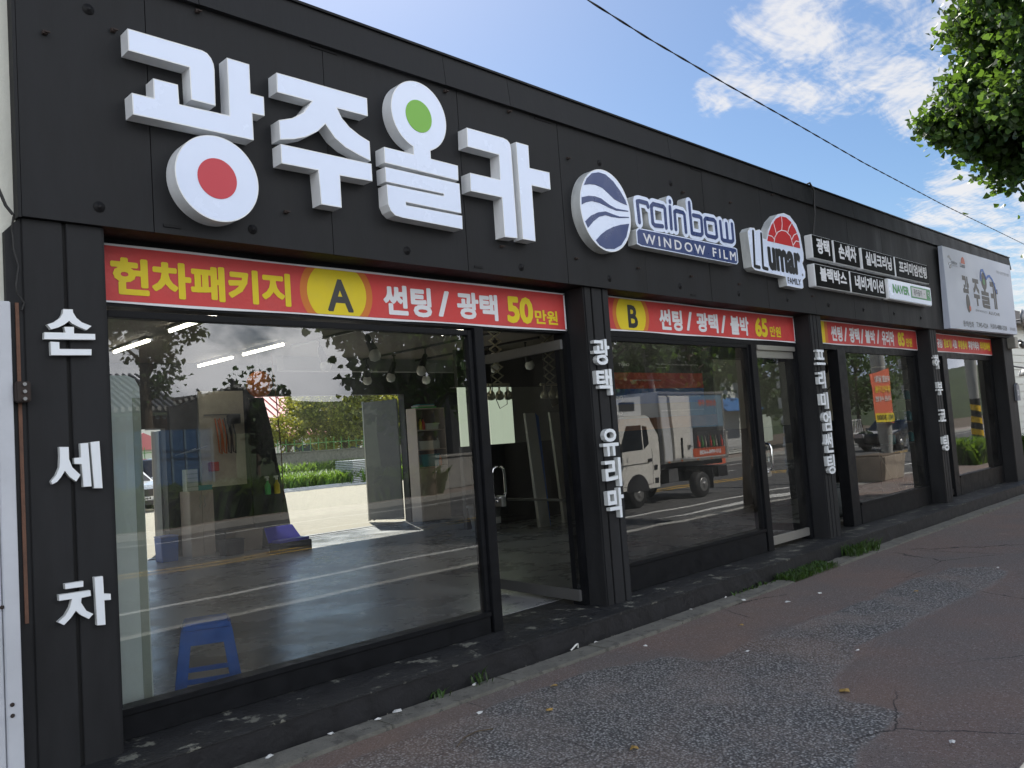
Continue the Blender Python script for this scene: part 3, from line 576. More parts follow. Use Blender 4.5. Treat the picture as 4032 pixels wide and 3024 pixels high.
box('jamb', 'black_frame', 5.43, 5.486, .22, .36, .172, 2.488, bld, .004)
window(5.90, 8.53, .43, 2.45, 'dark_film_glass')
box('reveal', 'black_frame', 5.834, 5.853, .24, .38, .172, 2.488, bld)
box('mullion', 'black_frame', 8.577, 8.70, .215, .36, .172, 2.488, bld, .004)
box('jamb', 'black_frame', 9.64, 9.70, .22, .36, .172, 2.488, bld, .004)
box('mullion', 'black_frame', 10.83, 11.075, .215, .36, .172, 2.488, bld, .004)
window(11.13, 13.64, .455, 2.46, 'dark_film_glass')
box('mullion', 'black_frame', 14.84, 15.07, .215, .36, .172, 2.488, bld, .004)
window(15.12, 17.50, .49, 2.46, 'dark_film_glass')
box('reveal', 'black_frame', 13.70, 13.785, .24, .38, .172, 2.488, bld); box('reveal', 'black_frame', 17.55, 17.645, .24, .38, .172, 2.488, bld)
# ---- doors
def glass_door(x, y, w, z0, z1, ang, m, rail, label=None, hinge='R'):
    """local frame: hinge at origin, leaf runs along -X; turned about the hinge"""
    d = thing('glass_door', label, None, (x, y, 0)); d.parent = bld; d.rotation_euler = (0, 0, ang)
    pane('pane', -w, 0, 0, z0+.09, z1-.08, m, d)
    box('bottom_rail', rail, -w, 0, -.018, .026, z0, z0+.095, d, .004); box('top_rail', rail, -w, 0, -.018, .026, z1-.085, z1, d, .004)
    box('end_cap', 'dull_steel', .0005, .004, -.016, .024, z0+.004, z0+.09, d)
    h = thing('handle', None, None); h.parent = d; h.location = (-w+.075, 0, 0)
    MB().tube([(0, -.01, 1.06), (0, -.055, 1.07), (0, -.075, 1.11), (0, -.075, 1.30), (0, -.06, 1.345), (0, -.03, 1.36), (0, -.01, 1.36)], .013, 10).obj('pull', 'chrome', h)
    MB().tube([(0, .02, 1.06), (0, .06, 1.08), (0, .07, 1.12), (0, .07, 1.30), (0, .055, 1.345), (0, .02, 1.36)], .011, 10).obj('pull', 'chrome', h)
    box('lock_plate', 'steel', -.055, .055, -.022, .03, .985, 1.085, h, .006)
    MB().lathe([(.016, -.022), (.016, -.03), (.008, -.031)], (-.02, 0, 1.035), 1, 12).obj('lock_cylinder', 'chrome', h)
    b_ = MB(); b_.tube([(.055, .045, 1.05), (w-.24, .045, 1.05)], .012, 8); b_.lathe([(.02, .03), (.022, .055), (.012, .06)], (w-.24, 0, 1.05), 1, 12); b_.obj('push_bar', 'dull_steel', h)
    return d
glass_door(5.425, .262, 1.12, .205, 2.44, -R(97)+0, 'clear_glass', 'dull_steel')
glass_door(9.635, .262, .93, .215, 2.43, 0, 'dark_film_glass', 'aluminium')
box('door_closer_case', 'aluminium', 8.72, 9.63, .21, .30, 2.432, 2.487, bld, .004)
glass_door(10.06, .30, .75, .205, 2.44, R(-88)-math.pi*0-R(4), 'clear_glass', 'black_frame')
glass_door(14.83, .262, .70, .205, 2.44, 0, 'dark_film_glass', 'black_frame')
# ---- floor, ceiling, inner and outer walls
def part(name, m, *b): return box(name, m, *b, bld)
part('floor', 'floor', 1.22, 18.14, .605, 8.95, .02, .172)
part('ceiling', 'ceiling', 1.22, 18.14, .345, 8.6, 3.20, 3.27)
part('side_wall', 'wall_light', 1.205, 1.225, .42, 8.6, .172, 3.2)
part('side_wall', 'wall_gray', 18.10, 18.14, .42, 8.6, .172, 3.2)
part('inner_fascia', 'wall_dark', 1.22, 18.14, .345, .40, 2.5, 3.2)
for (a, b, c, d) in ((1.2, 3.6, .17, 3.2), (5.42, 6.95, .17, 3.2), (10.12, 18.14, .17, 3.2), (3.6, 5.42, 2.18, 3.2), (6.95, 10.12, 2.66, 3.2)):
    part('back_wall', 'wall_dark', a, b, 8.6, 8.78, c, d)
part('block_panel', 'block_wall', 5.95, 6.72, 8.55, 8.59, 1.2, 2.75)
part('beam', 'wall_gray', 6.9, 12, 7.5, 7.7, 2.98, 3.2)
part('threshold', 'dull_steel', 6.95, 10.12, 8.50, 8.52, .172, .178)
for a, b in ((3.6, 5.42), (6.95, 10.12)):
    part('door_track', 'dull_steel', a, b, 8.72, 8.77, .172, .185)
# folding back doors standing open
for x, y, w_, an in ((5.42, 8.80, .62, R(78)), (10.1, 8.80, .85, R(105)), (3.62, 8.8, .6, R(95))):
    d = thing('folding_door', None, None, (x, y, 0)); d.parent = bld; d.rotation_euler = (0, 0, an)
    zt = 2.15 if x < 6 else 2.58; box('leaf', 'wall_gray', 0, w_, -.02, .02, .22, zt, d, .004); box('stile', 'aluminium', w_+.001, w_+.03, -.025, .025, .2, zt+.02, d)
    box('drop_bolt', 'dark_plastic', w_*.9, w_*.93, -.05, -.021, .2, .42, d)
# partition with pale panels over a dark dado
part('partition', 'wall_dark', 9.35, 14.0, 6.1, 6.18, .172, 1.555)
part('partition_top', 'wall_dark', 9.35, 14.0, 6.1, 6.18, 2.56, 3.2)
part('pale_glow_panel', 'pale_glow_panel', 9.36, 10.62, 6.11, 6.15, 1.557, 2.558)  # panel's own glow stands in for sunlight coming through from behind
part('gray_panel', 'wall_light', 10.625, 12.0, 6.11, 6.15, 1.557, 2.558)
part('gray_panel', 'wall_light', 12.003, 14.0, 6.11, 6.15, 1.557, 2.558)
part('display_wall', 'wall_dark', 9.55, 13.9, 3.2, 3.3, .172, 1.52)
part('display_wall_top', 'wall_light', 12.65, 17.9, 3.2, 3.3, 1.522, 2.75); part('display_wall', 'wall_dark', 13.902, 17.9, 3.2, 3.3, .172, 1.52)
part('display_wall_side', 'wall_dark', 9.55, 12.648, 3.22, 3.3, 1.522, 3.2)
part('bay_wall', 'block_wall', 12.6, 13.9, 1.62, 1.70, 1.55, 3.2); part('bay_wall', 'wall_dark', 12.6, 13.9, 1.62, 1.70, .172, 1.548)

# ================================================================== NEIGHBOUR ON THE LEFT
nb = thing('cream_house', 'cream rendered house wall rising behind the left end of the black shop', 'building')
box('wall', 'cream_wall', -6, 1.20, .076, 8.6, -.1, 6.2, nb); box('parapet', 'concrete', -6.1, 1.20, .0, 8.7, 6.2, 6.35, nb)
sh = thing('metal_fence', 'white painted sheet metal fence panel in front of the cream wall at far left', 'fence')
for i in range(7):
    box('panel_sheet', 'white_sheet', 1.075-.42*(i+1)+.004, 1.075-.42*i, .015, .04, -.02, 2.43, sh, .004)
    box('panel_rib', 'white_sheet', 1.075-.42*i-.10, 1.075-.42*i-.075, -.0, .0145, -.02, 2.42, sh)
box('corner_strip', 'white_sheet', 1.078, 1.145, .0, .18, -.02, 2.44, sh, .004)
for (xx, zz) in ((1.06, 2.36), (1.05, 1.35), (1.07, 1.0), (1.10, .55), (1.10, .50), (1.03, .5), (1.04, .86)):
    MB().lathe([(.009, 0), (.010, -.004), (.004, -.006)], (xx, -.001, zz), 1, 8).obj('screw', 'rust_dark', sh)
MB().tube([(.9, -.0, 3.6), (1.02, .0, 3.50), (1.06, -.02, 3.30), (1.075, -.03, 3.05), (1.13, -.03, 2.90), (1.16, -.03, 2.86)], .008, 6).obj('hanging_cable', 'wire'); tag(bpy.data.objects['hanging_cable'], 'thin black cable looping down beside the upper left edge of the fascia', 'cable')
MB().tube([(1.17, -.01, 2.87), (1.165, .02, 2.80), (1.17, .02, 2.76), (1.168, .01, 2.70), (1.19, .02, 2.62), (1.172, .0, 2.52), (1.175, .0, 2.48), (1.21, .02, 2.44), (1.195, .01, 2.40)], .005, 6).obj('loose_wire', 'wire'); tag(bpy.data.objects['loose_wire'], 'loose thin wire with a knot dangling on the left column return', 'wire')

# ================================================================== SIGNS
def channel(name, label, group, shapes, cat='letter', y0=-.10):
    t = thing(name, label, cat, (0, 0, 0), group); return t
G1 = 'large white channel letters of the shop name'
t = thing('channel_letter', 'first large white syllable with a red dot in its round base', 'letter', group=G1)
prism('upper_stroke', TR['kwang_top'], -.10, 0, ['letter_trim', 'acrylic', 'letter_trim'], t, .006)
prism('vowel_stroke', TR['kwang_mid'], -.10, 0, ['letter_trim', 'acrylic', 'letter_trim'], t, .006)
c = TR['kwang_ring']; prism('ring', disc(*c[0], c[1], 64), -.115, -.001, ['letter_trim', 'acrylic', 'letter_trim'], t, .006)
c = TR['red_dot']; prism('red_dot', disc(*c[0], c[1], 48), -.118, -.1152, ['red_disc'], t)
t = thing('channel_letter', 'second large white syllable with spreading legs over a T shape', 'letter', group=G1)
prism('upper_stroke', TR['ju_top'], -.10, 0, ['letter_trim', 'acrylic', 'letter_trim'], t, .006); prism('vowel_stroke', TR['ju_bot'], -.10, 0, ['letter_trim', 'acrylic', 'letter_trim'], t, .006)
t = thing('channel_letter', 'third large white syllable, round top with a green dot', 'letter', group=G1)
c = TR['ol_ring']; ring = disc(*c[0], c[1], 64)
# the head and its neck form one outline
nk = TR['ol_neck']; cxo, czo = c[0]; ro_ = c[1]
aL = math.atan2(nk[2][1]-czo, nk[2][0]-cxo); aR = math.atan2(nk[3][1]-czo, nk[3][0]-cxo)
arc = []; a0 = aL; a1 = aR-2*math.pi if aR > aL else aR
for i in range(0, 49):
    a_ = a0+(a1-a0)*i/48; arc.append((cxo+ro_*math.cos(a_), czo+ro_*math.sin(a_)))
prism('round_top', [nk[0], nk[1]]+arc+nk[4:], -.10, 0, ['letter_trim', 'acrylic', 'letter_trim'], t, .006)
c = TR['green_dot']; prism('green_dot', disc(*c[0], c[1], 48), -.103, -.1002, ['green_disc'], t)
prism('lower_stroke', TR['ol_bot'], -.10, 0, ['letter_trim', 'acrylic', 'letter_trim'], t, .004)
t = thing('channel_letter', 'fourth large white syllable, two tall uprights at the right end', 'letter', group=G1)
prism('left_stroke', TR['ka_left'], -.10, 0, ['letter_trim', 'acrylic', 'letter_trim'], t, .006); prism('right_stroke', TR['ka_right'], -.10, 0, ['letter_trim', 'acrylic', 'letter_trim'], t, .006)

t = thing('logo_sign', 'round lightbox with navy wave stripes on white', 'sign')
c = TR['logo_disc']; prism('light_box', disc(*c[0], c[1], 72, c[1]*.965), -.10, 0, ['letter_return', 'acrylic', 'letter_trim'], t, .008)
for q in TR['swoosh']: prism('wave_stripe', q, -.104, -.1003, ['navy'], t)
t = thing('word_sign', 'navy lowercase rainbow lettering on a white outline plate', 'sign')
strokes('plate_body', RB, .055, -.096, 0, 'letter_return', t); strokes('plate_face', RB, .055, -.101, -.0965, 'acrylic', t); strokes('lettering', RB, .020, -.106, -.1023, 'navy', t)
t = thing('window_film_sign', 'long navy lightbox reading WINDOW FILM in white capitals', 'sign')
prism('light_box', TR['film_plate'], -.10, 0, ['letter_return', 'acrylic'], t); prism('navy_face', TR['film_navy'], -.103, -.1003, ['navy'], t)
ft = TR['film_text']
text('lettering', 'WINDOW FILM', 6.235, 7.86, 3.30, 3.395, -.1036, 'banner_white', t, .018, space=1.45)
t = thing('film_brand_sign', 'white plate with red half sun and tall black letters LLumar FAMILY', 'sign')
prism('light_box', TR['lumar_plate'], -.10, 0, ['letter_return', 'acrylic', 'letter_trim'], t, .006)
prism('half_sun', TR['sun'], -.1025, -.1003, ['logo_red'], t); strokes('sun_ray_lines', RAYS, .005, -.1045, -.1028, 'banner_white', t)
strokes('tall_letters', LLS, .019, -.104, -.1003, 'ink_black', t)
text('lettering', 'umar', 8.56, 9.34, 3.275, 3.545, -.1008, 'ink_black', t, .055); text('family_lettering', 'FAMILY', 8.975, 9.30, 3.158, 3.232, -.1008, 'ink_black', t, .035)
MB().lathe([(.016, 0), (.016, -.002)], (9.36, -.1005, 3.29), 1, 16).obj('registered_mark', 'print_gray', t)
names = [('광택', 'small black lightbox, upper row, first from the left'), ('손세차', 'black lightbox, upper row, second from the left with three syllables'), ('실내크리닝', 'black lightbox, upper row, third with five syllables'), ('프리미엄썬팅', 'black lightbox, upper row, last with six syllables'), ('블랙박스', 'black lightbox, lower row, first with four syllables'), ('네비게이션', 'black lightbox, lower row, second next to the white search bar sign')]
XB = [(9.70, 10.25), (10.305, 11.07), (11.155, 12.26), (12.305, 13.63), (9.70, 10.675), (10.715, 11.85), (11.962, 13.64)]
for i, (s, lb) in enumerate(names):
    z0, z1 = ((3.53, 3.822) if i < 4 else (3.185, 3.465)); x0, x1 = XB[i]
    t = thing('box_sign', lb, 'sign', group='small lightboxes naming the services')
    box('light_box', 'letter_trim', x0, x1, -.098, 0, z0, z1, t, .008); box('black_face', 'box_black', x0+.008, x1-.008, -.101, -.0985, z0+.008, z1-.008, t)
    (tx0, tz1), (tx1, tz0) = TR['small_text'][i]; text('lettering', s, tx0, tx1, tz0, tz1, -.1015, 'banner_white', t, .04)
x0, x1 = XB[6]
t = thing('search_bar_sign', 'white lightbox with green NAVER search bar below the black ones', 'sign')
box('light_box', 'letter_trim', x0, x1, -.10, 0, 3.19, 3.48, t, .01); box('face', 'acrylic', x0+.01, x1-.01, -.102, -.1005, 3.20, 3.47, t)
text('lettering', 'NAVER', 12.11, 12.73, 3.285, 3.415, -.1025, 'naver_green', t, .06)
box('search_frame', 'naver_green', 12.80, 13.60, -.1045, -.1023, 3.265, 3.44, t); box('search_field', 'banner_white', 12.83, 13.42, -.1065, -.1047, 3.285, 3.42, t)
text('search_word', '광주올카', 12.90, 13.24, 3.305, 3.40, -.107, 'ink_black', t, .03)
MB().add([(13.30, -.107, 3.36), (13.36, -.107, 3.36), (13.33, -.107, 3.345)], [(0, 1, 2)]).obj('arrow_mark', 'ink_black', t)
strokes('magnifier', [[(13.51+.028*math.cos(a_*.524), 3.365+.022*math.sin(a_*.524)) for a_ in range(13)], [(13.53, 3.345), (13.55, 3.32)]], .006, -.107, -.1048, 'banner_white', t)
# big white board at the end
t = thing('sign_board', 'large pale sign board with printed logo and phone numbers at the right end', 'sign')
x0, x1 = 14.38, 18.19
MB().hexa([(x0, -.10, 2.885), (x1, -.10, 2.93), (x1, -.002, 2.93), (x0, -.002, 2.885), (x0, -.10, 4.222), (x1, -.10, 4.272), (x1, -.038, 4.272), (x0, -.038, 4.222)]).obj('board', 'board_white', t, .004)
yb = -.1012
def shp(pts, bx):
    xs_ = [p[0] for p in pts]; return pts
def remap(keys, dst, mirror=False):
    """repeat the big letters flat, scaled to a box"""
    allp = [p for k in keys for p in (TR[k] if isinstance(TR[k], list) else disc(*TR[k][0], TR[k][1], 32))]
    ax = min(p[0] for p in allp); bx = max(p[0] for p in allp); az = min(p[1] for p in allp); bz = max(p[1] for p in allp); (dx0, dz1), (dx1, dz0) = dst; out = []
    for k in keys:
        pl = TR[k] if isinstance(TR[k], list) else disc(*TR[k][0], TR[k][1], 32)
        out.append([(dx0+(p[0]-ax)/(bx-ax)*(dx1-dx0), dz0+(p[1]-az)/(bz-az)*(dz1-dz0)) for p in pl])
    return out
bl = TR['b_letters']
for ks, d_ in ((['kwang_top', 'kwang_mid', 'kwang_ring'], bl[0]), (['ju_top', 'ju_bot'], bl[1]), (['ol_ring', 'ol_neck', 'ol_bot'], bl[2]), (['ka_left', 'ka_right'], bl[3])):
    for i, q in enumerate(remap(ks, d_)): prism('printed_letter', q, yb-.001-.0006*i, yb+.0005, ['print_brown'], t)
prism('printed_dot', disc(15.475, 3.27, .048, 24, .05), yb-.004, yb-.003, ['print_orange'], t); prism('printed_dot', disc(16.40, 3.80, .055, 24, .06), yb-.004, yb-.003, ['print_green'], t)
strokes('blue_arc', [[(16.24, 3.82), (16.25, 3.92), (16.31, 4.0), (16.40, 4.01), (16.48, 3.95), (16.56, 3.87), (16.66, 3.92), (16.78, 3.94), (16.92, 3.88), (17.03, 3.78), (17.09, 3.66)]], .022, yb-.006, yb-.0045, 'print_blue', t)
text('lettering', 'GWANGJU', 15.77, 16.40, 3.225, 3.275, yb, 'print_gray', t, .01, space=1.3); text('lettering', 'ALLCAR', 16.50, 17.16, 3.225, 3.285, yb, 'print_brown', t, .02, space=1.3)
text('phone_lettering', '문/의/전/화', 15.04, 15.59, 2.945, 3.045, yb, 'ink_black', t, .02); text('phone_lettering', 'T.945-4224', 15.73, 16.37, 2.965, 3.05, yb, 'ink_black', t, .02); text('phone_lettering', 'H.010-4880-3328', 16.53, 17.52, 2.975, 3.06, yb, 'ink_black', t, .02); text('small_lettering', '광주송정점', 17.72, 18.08, 2.99, 3.05, yb, 'print_gray', t, .015); text('small_lettering', '차량 시공의 전문브랜드', 17.25, 18.06, 4.03, 4.09, yb, 'print_gray', t, .005)
for q in TR['swoosh'][:1]+TR['swoosh'][2:]:
    k_ = TR['logo_disc']; prism('printed_wave', [(14.68+(p[0]-k_[0][0])*.28, 3.99+(p[1]-k_[0][1])*.33) for p in q], yb-.002, yb, ['ink_black'], t)
text('printed_word', 'rainbow', 14.76, 15.05, 3.965, 4.03, yb, 'print_gray', t, .02); text('printed_word', 'WINDOW FILM', 14.76, 15.05, 3.935, 3.95, yb, 'print_gray', t, .01)
prism('printed_sun', [(15.24+(p[0]-TR['sun'][0][0])*.27, 4.02+(p[1]-TR['sun'][0][1])*.35) for p in TR['sun']], yb-.002, yb, ['print_orange'], t)
text('printed_word', 'LLumar', 15.18, 15.46, 3.95, 4.03, yb, 'print_gray', t, .03)

# letters on the columns
def col_letter(s, x0, x1, z0, z1, lab, grp):
    o = text('column_letter', s, x0, x1, z0, z1, -.012, 'white_letter', None, .022, depth=.042); tag(o, lab, 'letter', grp); return o
GA, GB_, GC, GD = 'three white letters down the first column', 'white letters down the second column', 'white letters down the third column', 'white letters down the fourth column'
def cut_letter(key, lab):
    t = thing('column_letter', lab, 'letter', group=GA)
    for q in TR2[key]: prism('stroke', q, -.0, .03, ['letter_return', 'white_letter', 'letter_trim'], t, .003)
cut_letter('son', 'top white letter of the first column, peaked roof over a bar'); cut_letter('se', 'middle white letter of the first column with two uprights'); cut_letter('cha', 'lowest white letter of the first column')
for s, x0, x1, z0, z1, lab in (('광', 5.515, 5.727, 2.19, 2.414, 'topmost white letter of the second column'), ('택', 5.522, 5.732, 1.929, 2.155, 'second white letter from the top of the second column'), ('유', 5.54, 5.751, 1.409, 1.642, 'third white letter of the second column, below the gap'), ('리', 5.542, 5.759, 1.145, 1.392, 'fourth white letter of the second column'), ('막', 5.547, 5.763, .882, 1.135, 'lowest white letter of the second column')): col_letter(s, x0, x1, z0, z1, lab, GB_)
for s, x0, x1, z0, z1, lab in (('프', 9.712, 9.942, 2.246, 2.43, 'topmost white letter of the third column'), ('리', 9.713, 9.902, 1.962, 2.174, 'second white letter of the third column'), ('미', 9.72, 9.923, 1.71, 1.913, 'third white letter of the third column'), ('엄', 9.737, 9.949, 1.445, 1.681, 'fourth white letter of the third column'), ('썬', 9.725, 9.936, 1.182, 1.422, 'fifth white letter of the third column'), ('팅', 9.734, 9.937, .928, 1.158, 'lowest white letter of the third column')): col_letter(s, x0, x1, z0, z1, lab, GC)
for s, x0, x1, z0, z1, lab in (('하', 13.77, 13.98, 2.238, 2.457, 'topmost white letter of the fourth column'), ('부', 13.78, 14.0, 1.828, 2.033, 'second white letter of the fourth column'), ('코', 13.785, 14.0, 1.418, 1.607, 'third white letter of the fourth column'), ('팅', 13.785, 14.01, .967, 1.203, 'lowest white letter of the fourth column')): col_letter(s, x0, x1, z0, z1, lab, GD)

# banners
def banner(lab, x0, x1, z0, z1, rows, circ=None, left=None):
    t = thing('price_banner', lab, 'banner', group='red price banners over the glass bays')
    mb = MB(); n = 24
    for i in range(n):
        a_, b_ = x0+(x1-x0)*i/n, x0+(x1-x0)*(i+1)/n
        sg = lambda q: .004*math.sin(q*5)
        mb.hexa([(a_, .226, z0+sg(a_)), (b_, .226, z0+sg(b_)), (b_, .233, z0+sg(b_)), (a_, .233, z0+sg(a_)), (a_, .226, z1+sg(a_+2)*.6), (b_, .226, z1+sg(b_+2)*.6), (b_, .233, z1+sg(b_+2)*.6), (a_, .233, z1+sg(a_+2)*.6)])
    mb.obj('hem', 'banner_white', t)
    h_ = .013; box('print_ground', 'banner_red', x0+(0 if circ is None and left else .006), x1-.02, .2245, .2256, z0+h_, z1-h_, t)
    if circ:
        cx, cz, rx, rz, ox, oz = circ
        def clip(px, k): return [(cx+px*math.cos(2*math.pi*i/64), max(z0+h_+.001, min(z1-h_-.001, cz+k*math.sin(2*math.pi*i/64)))) for i in range(64)]
        prism('orange_ring', clip(ox, oz), .2236, .2243, ['banner_orange'], t); prism('yellow_disc', clip(rx, rz), .2227, .2234, ['banner_yellow'], t)
    if left:
        box('yellow_edge', 'banner_yellow', left[0], left[1], .2236, .2243, z0+h_, z1-h_, t); box('orange_edge', 'banner_orange', left[1], left[2], .2238, .2243, z0+h_, z1-h_, t)
    for r_ in rows:
        s, m_, bd, a_, b_, c_, d_ = r_
        if s == '/': a_, b_ = (a_+b_)/2-.062, (a_+b_)/2+.050
        text('lettering', s, a_, b_, c_-.004, min(d_, z1-.035), .2222, m_, t, bd, shear=0 if s != '/' else 0)
    for xx in (x0+.012, x1-.012):
        for zz in (z0+.012, z1-.012): MB().lathe([(.008, 0), (.008, -.003)], (xx, .2255, zz), 1, 8).obj('eyelet', 'dull_steel', t)
banner('longest red banner, yellow letters then a black A in a yellow disc', 1.635, 5.463, 2.506, 2.838, BN[1], (3.148, 2.668, .232, .215, .284, .262))
banner('red banner with a black B in a yellow disc at its left', 6.06, 9.695, 2.543, 2.863, BN[2], (6.401, 2.697, .228, .213, .282, .262))
banner('red banner with a narrow yellow edge and the price 85', 10.42, 13.795, 2.556, 2.864, BN[3], None, (10.42, 10.527, 10.61))
banner('shortest red banner of crowded white and yellow letters, under the pale board', 14.6, 17.75, 2.556, 2.864, BN[4])

# small things on the facade
t = thing('security_camera', 'grey security camera with round head on the right end column', 'camera', (18.12, 0, 2.72))
box('housing', 'concrete', -.16, .06, -.10, .04, -.05, .16, t, .01); MB().tube([(.06, -.05, .06), (.2, -.10, .10), (.28, -.12, .06)], .022).obj('arm', 'dark_plastic', t)
MB().lathe([(.02, .04), (.07, .03), (.075, -.01), (.05, -.06), (.01, -.08)], (.30, -.12, .03)).obj('head', 'dull_steel', t)
t = thing('address_plate', 'small blue house number plate on the right end column', 'plate', (18.15, -.005, 1.83))
prism('plate', [(-.10, -.16), (.10, -.16), (.10, .12), (0, .18), (-.10, .12)], -.012, .03, ['print_gray'], t); text('lettering', '21', -.05, .05, -.06, .05, -.0127, 'banner_white', t, .02)
MB().tube([(12.95-3.1, -.0, 4.47), (9.9, -.05, 4.50), (9.98, -.06, 4.42), (9.96, -.05, 4.1), (9.90, -.03, 3.86)], .012, 6).obj('sign_cable', 'wire'); tag(bpy.data.objects['sign_cable'], 'black power cable hanging from the roof edge above the small lightboxes', 'cable')
# ================================================================== OVERHEAD CABLE
CP = [(-2, -1.45, 5.1), (2, -1.12, 4.80), (4.49, -.90, 4.74), (5.53, -.80, 4.74), (6.95, -.67, 4.77), (8.63, -.52, 4.82), (10.97, -.31, 4.88), (15.0, .05, 5.05), (23.43, .81, 5.5), (26.2, 1.06, 5.61), (34, 1.8, 6.1)]
def dens(P, step=.05):
    out = []
    for a, b in zip(P, P[1:]):
        a, b = Vector(a), Vector(b); n = max(1, int((b-a).length/step))
        out += [a.lerp(b, i/n) for i in range(n)]
    return out+[Vector(P[-1])]
dp = dens(CP, .045); mb = MB()
for ph in (0, math.pi):
    mb.tube([p+Vector((0, math.cos(i*.45+ph), math.sin(i*.45+ph)))*.0042 for i, p in enumerate(dp)], .0046, 5)
tag(mb.obj('overhead_cable', 'wire'), 'twisted black service cable crossing the blue sky above the shop roof', 'cable')

# ================================================================== INSIDE THE SHOP
t = thing('plastic_stool', 'blue plastic stool standing behind the first big window', 'stool', (2.41, .82, .172), rz=-R(24))
mb = MB(); mb.hexa([(-.15, -.15, .385), (.15, -.15, .385), (.15, .15, .385), (-.15, .15, .385), (-.13, -.13, .43), (.13, -.13, .43), (.13, .13, .43), (-.13, .13, .43)]).obj('seat', 'plastic_blue', t, .008)
for sx in (-1, 1):
    for sy in (-1, 1):
        MB().hexa([(sx*.205, sy*.175, 0), (sx*.135, sy*.175, 0), (sx*.135, sy*.15, 0), (sx*.205, sy*.15, 0), (sx*.15, sy*.148, .39), (sx*.085, sy*.148, .39), (sx*.085, sy*.125, .39), (sx*.15, sy*.125, .39)]).obj('leg', 'plastic_blue', t, .004)
for sy in (-1, 1): box('apron', 'plastic_blue', -.13, .13, sy*.148-.006, sy*.148+.006, .30, .39, t); box('stretcher', 'plastic_blue', -.15, .15, sy*.16-.008, sy*.16+.008, .07, .10, t)
t = thing('frosted_sheet', 'pale frosted plastic sheet standing upright at the left end of the first window', 'sheet')
mb = MB(); ring = [(1.45, .172), (1.915, .172), (1.905, 2.06), (1.88, 2.11), (1.84, 2.13), (1.45, 2.13)]
prism('sheet', ring, .44, .446, ['frosted'], t); box('edge_tape', 'clear_plastic', 1.86, 1.905, .436, .439, .172, 2.0, t)
t = thing('wardrobe_cabinet', 'low beige two-door cabinet with wavy handles by the back opening', 'cabinet', (5.77, 8.2, .172), rz=0)
box('carcass', 'laminate', -.19, .19, .006, .34, 0, 1.0, t)
for s in (-1, 1):
    d = box('door', 'laminate', min(0, s*.19)+.003, max(0, s*.19)-.003, -.012, .004, .02, .99, t, .002)
    MB().tube([(s*.02, -.016, .93), (s*.045, -.04, .88), (s*.02, -.045, .83), (s*.05, -.04, .78), (s*.03, -.016, .74)], .006, 6).obj('handle', 'steel', d)
for i, (nm, lb, m, dx, w_, h_) in enumerate((('parts_drawers', 'stack of clear small-parts drawers on the low beige cabinet', 'clear_plastic', -.12, .09, .34), ('plastic_tray', 'teal tray on the low beige cabinet', 'plastic_teal', .08, .11, .06))):
    t = thing(nm, lb, 'box', (5.77+dx, 8.3, 1.173))
    box('shell', m, -w_, w_, -.08, .08, 0, h_, t, .004)
    if i == 0:
        for k in range(5): box('drawer', 'white_plastic', -w_+.008, w_-.008, -.09, -.081, .01+k*.066, .062+k*.066, t, .003)
    else: box('lid', 'plastic_teal', -w_-.006, w_+.006, -.086, .086, h_+.001, h_+.016, t)
t = thing('tool_board', 'orange and black tools hanging on the pale block wall panel', 'tools', (6.3, 8.54, 1.3))
for k in range(4):
    MB().tube([(-.1+.08*k, -.02, 1.0), (-.08+.08*k, -.05, .75), (-.05+.08*k, -.03, .45), (-.02+.08*k, -.05, .42), (.0+.08*k, -.03, .7), (-.06+.08*k, -.04, .98)], .012, 6).obj('hose', 'orange_hose' if k < 2 else 'dark_plastic', t)
box('hook_rail', 'dull_steel', -.28, .35, -.02, -.005, 1.05, 1.07, t); box('holder', 'dark_plastic', .1, .3, -.12, -.01, .9, 1.05, t, .01); box('holder', 'red_plastic', -.25, -.1, -.1, -.01, .15, .3, t, .01)
t = thing('wall_rail', 'two-armed chrome coat rail on the wall beside the pale blocks', 'rail', (5.55, 8.56, 1.75)); MB().tube([(0, 0, 0), (.05, -.06, .01), (.3, -.06, .08)], .008, 6).obj('rod', 'steel', t); MB().tube([(.18, 0, .03), (.22, -.08, .04), (.48, -.08, .11)], .008, 6).obj('rod', 'steel', t)
t = thing('black_tarp', 'black tarpaulin draped down the left side of the wide back opening', 'tarp')
prism('cloth', [(6.73, .172), (7.42, .172), (7.32, .9), (7.20, 1.5), (7.12, 2.1), (7.0, 2.62), (6.73, 2.62)], 8.38, 8.45, ['dark_plastic'], t)
for nm, lb, m, x in (('spray_bottle', 'green spray bottle hanging in front of the black tarpaulin', 'green_plastic', 6.95), ('spray_bottle', 'yellow-tinted clear bottle next to the green spray bottle', 'print_yellow', 7.12)):
    t = thing(nm, lb, 'bottle', (x, 8.3, 1.0)); MB().lathe([(.045, 0), (.05, .02), (.048, .15), (.02, .2), (.018, .23)], n=12).obj('body', m, t); MB().lathe([(.02, .231), (.022, .27)], n=10).box(-.05, .03, -.012, .012, .271, .30).obj('trigger', 'white_plastic', t)
t = thing('pull_cord', 'long red-brown cord with a knot hanging from the ceiling near the back', 'cord'); MB().tube([(6.42, 7.0, 3.19), (6.46, 7.0, 2.5), (6.50, 7.0, 1.7), (6.50, 7.0, .98)], .009, 6).obj('cord', 'rust', t); MB().lathe([(.008, 0), (.035, .03), (.03, .06), (.008, .08)], (6.50, 7.0, .90), n=10).obj('knot', 'rust_dark', t); MB().tube([(6.50, 7, .9), (6.44, 7, .70)], .012, 6).obj('cord_end', 'rust_dark', t)
t = thing('tool_box', 'blue tool box with open lid on the shop floor', 'toolbox', (6.55, 6.95, .172), rz=.1)
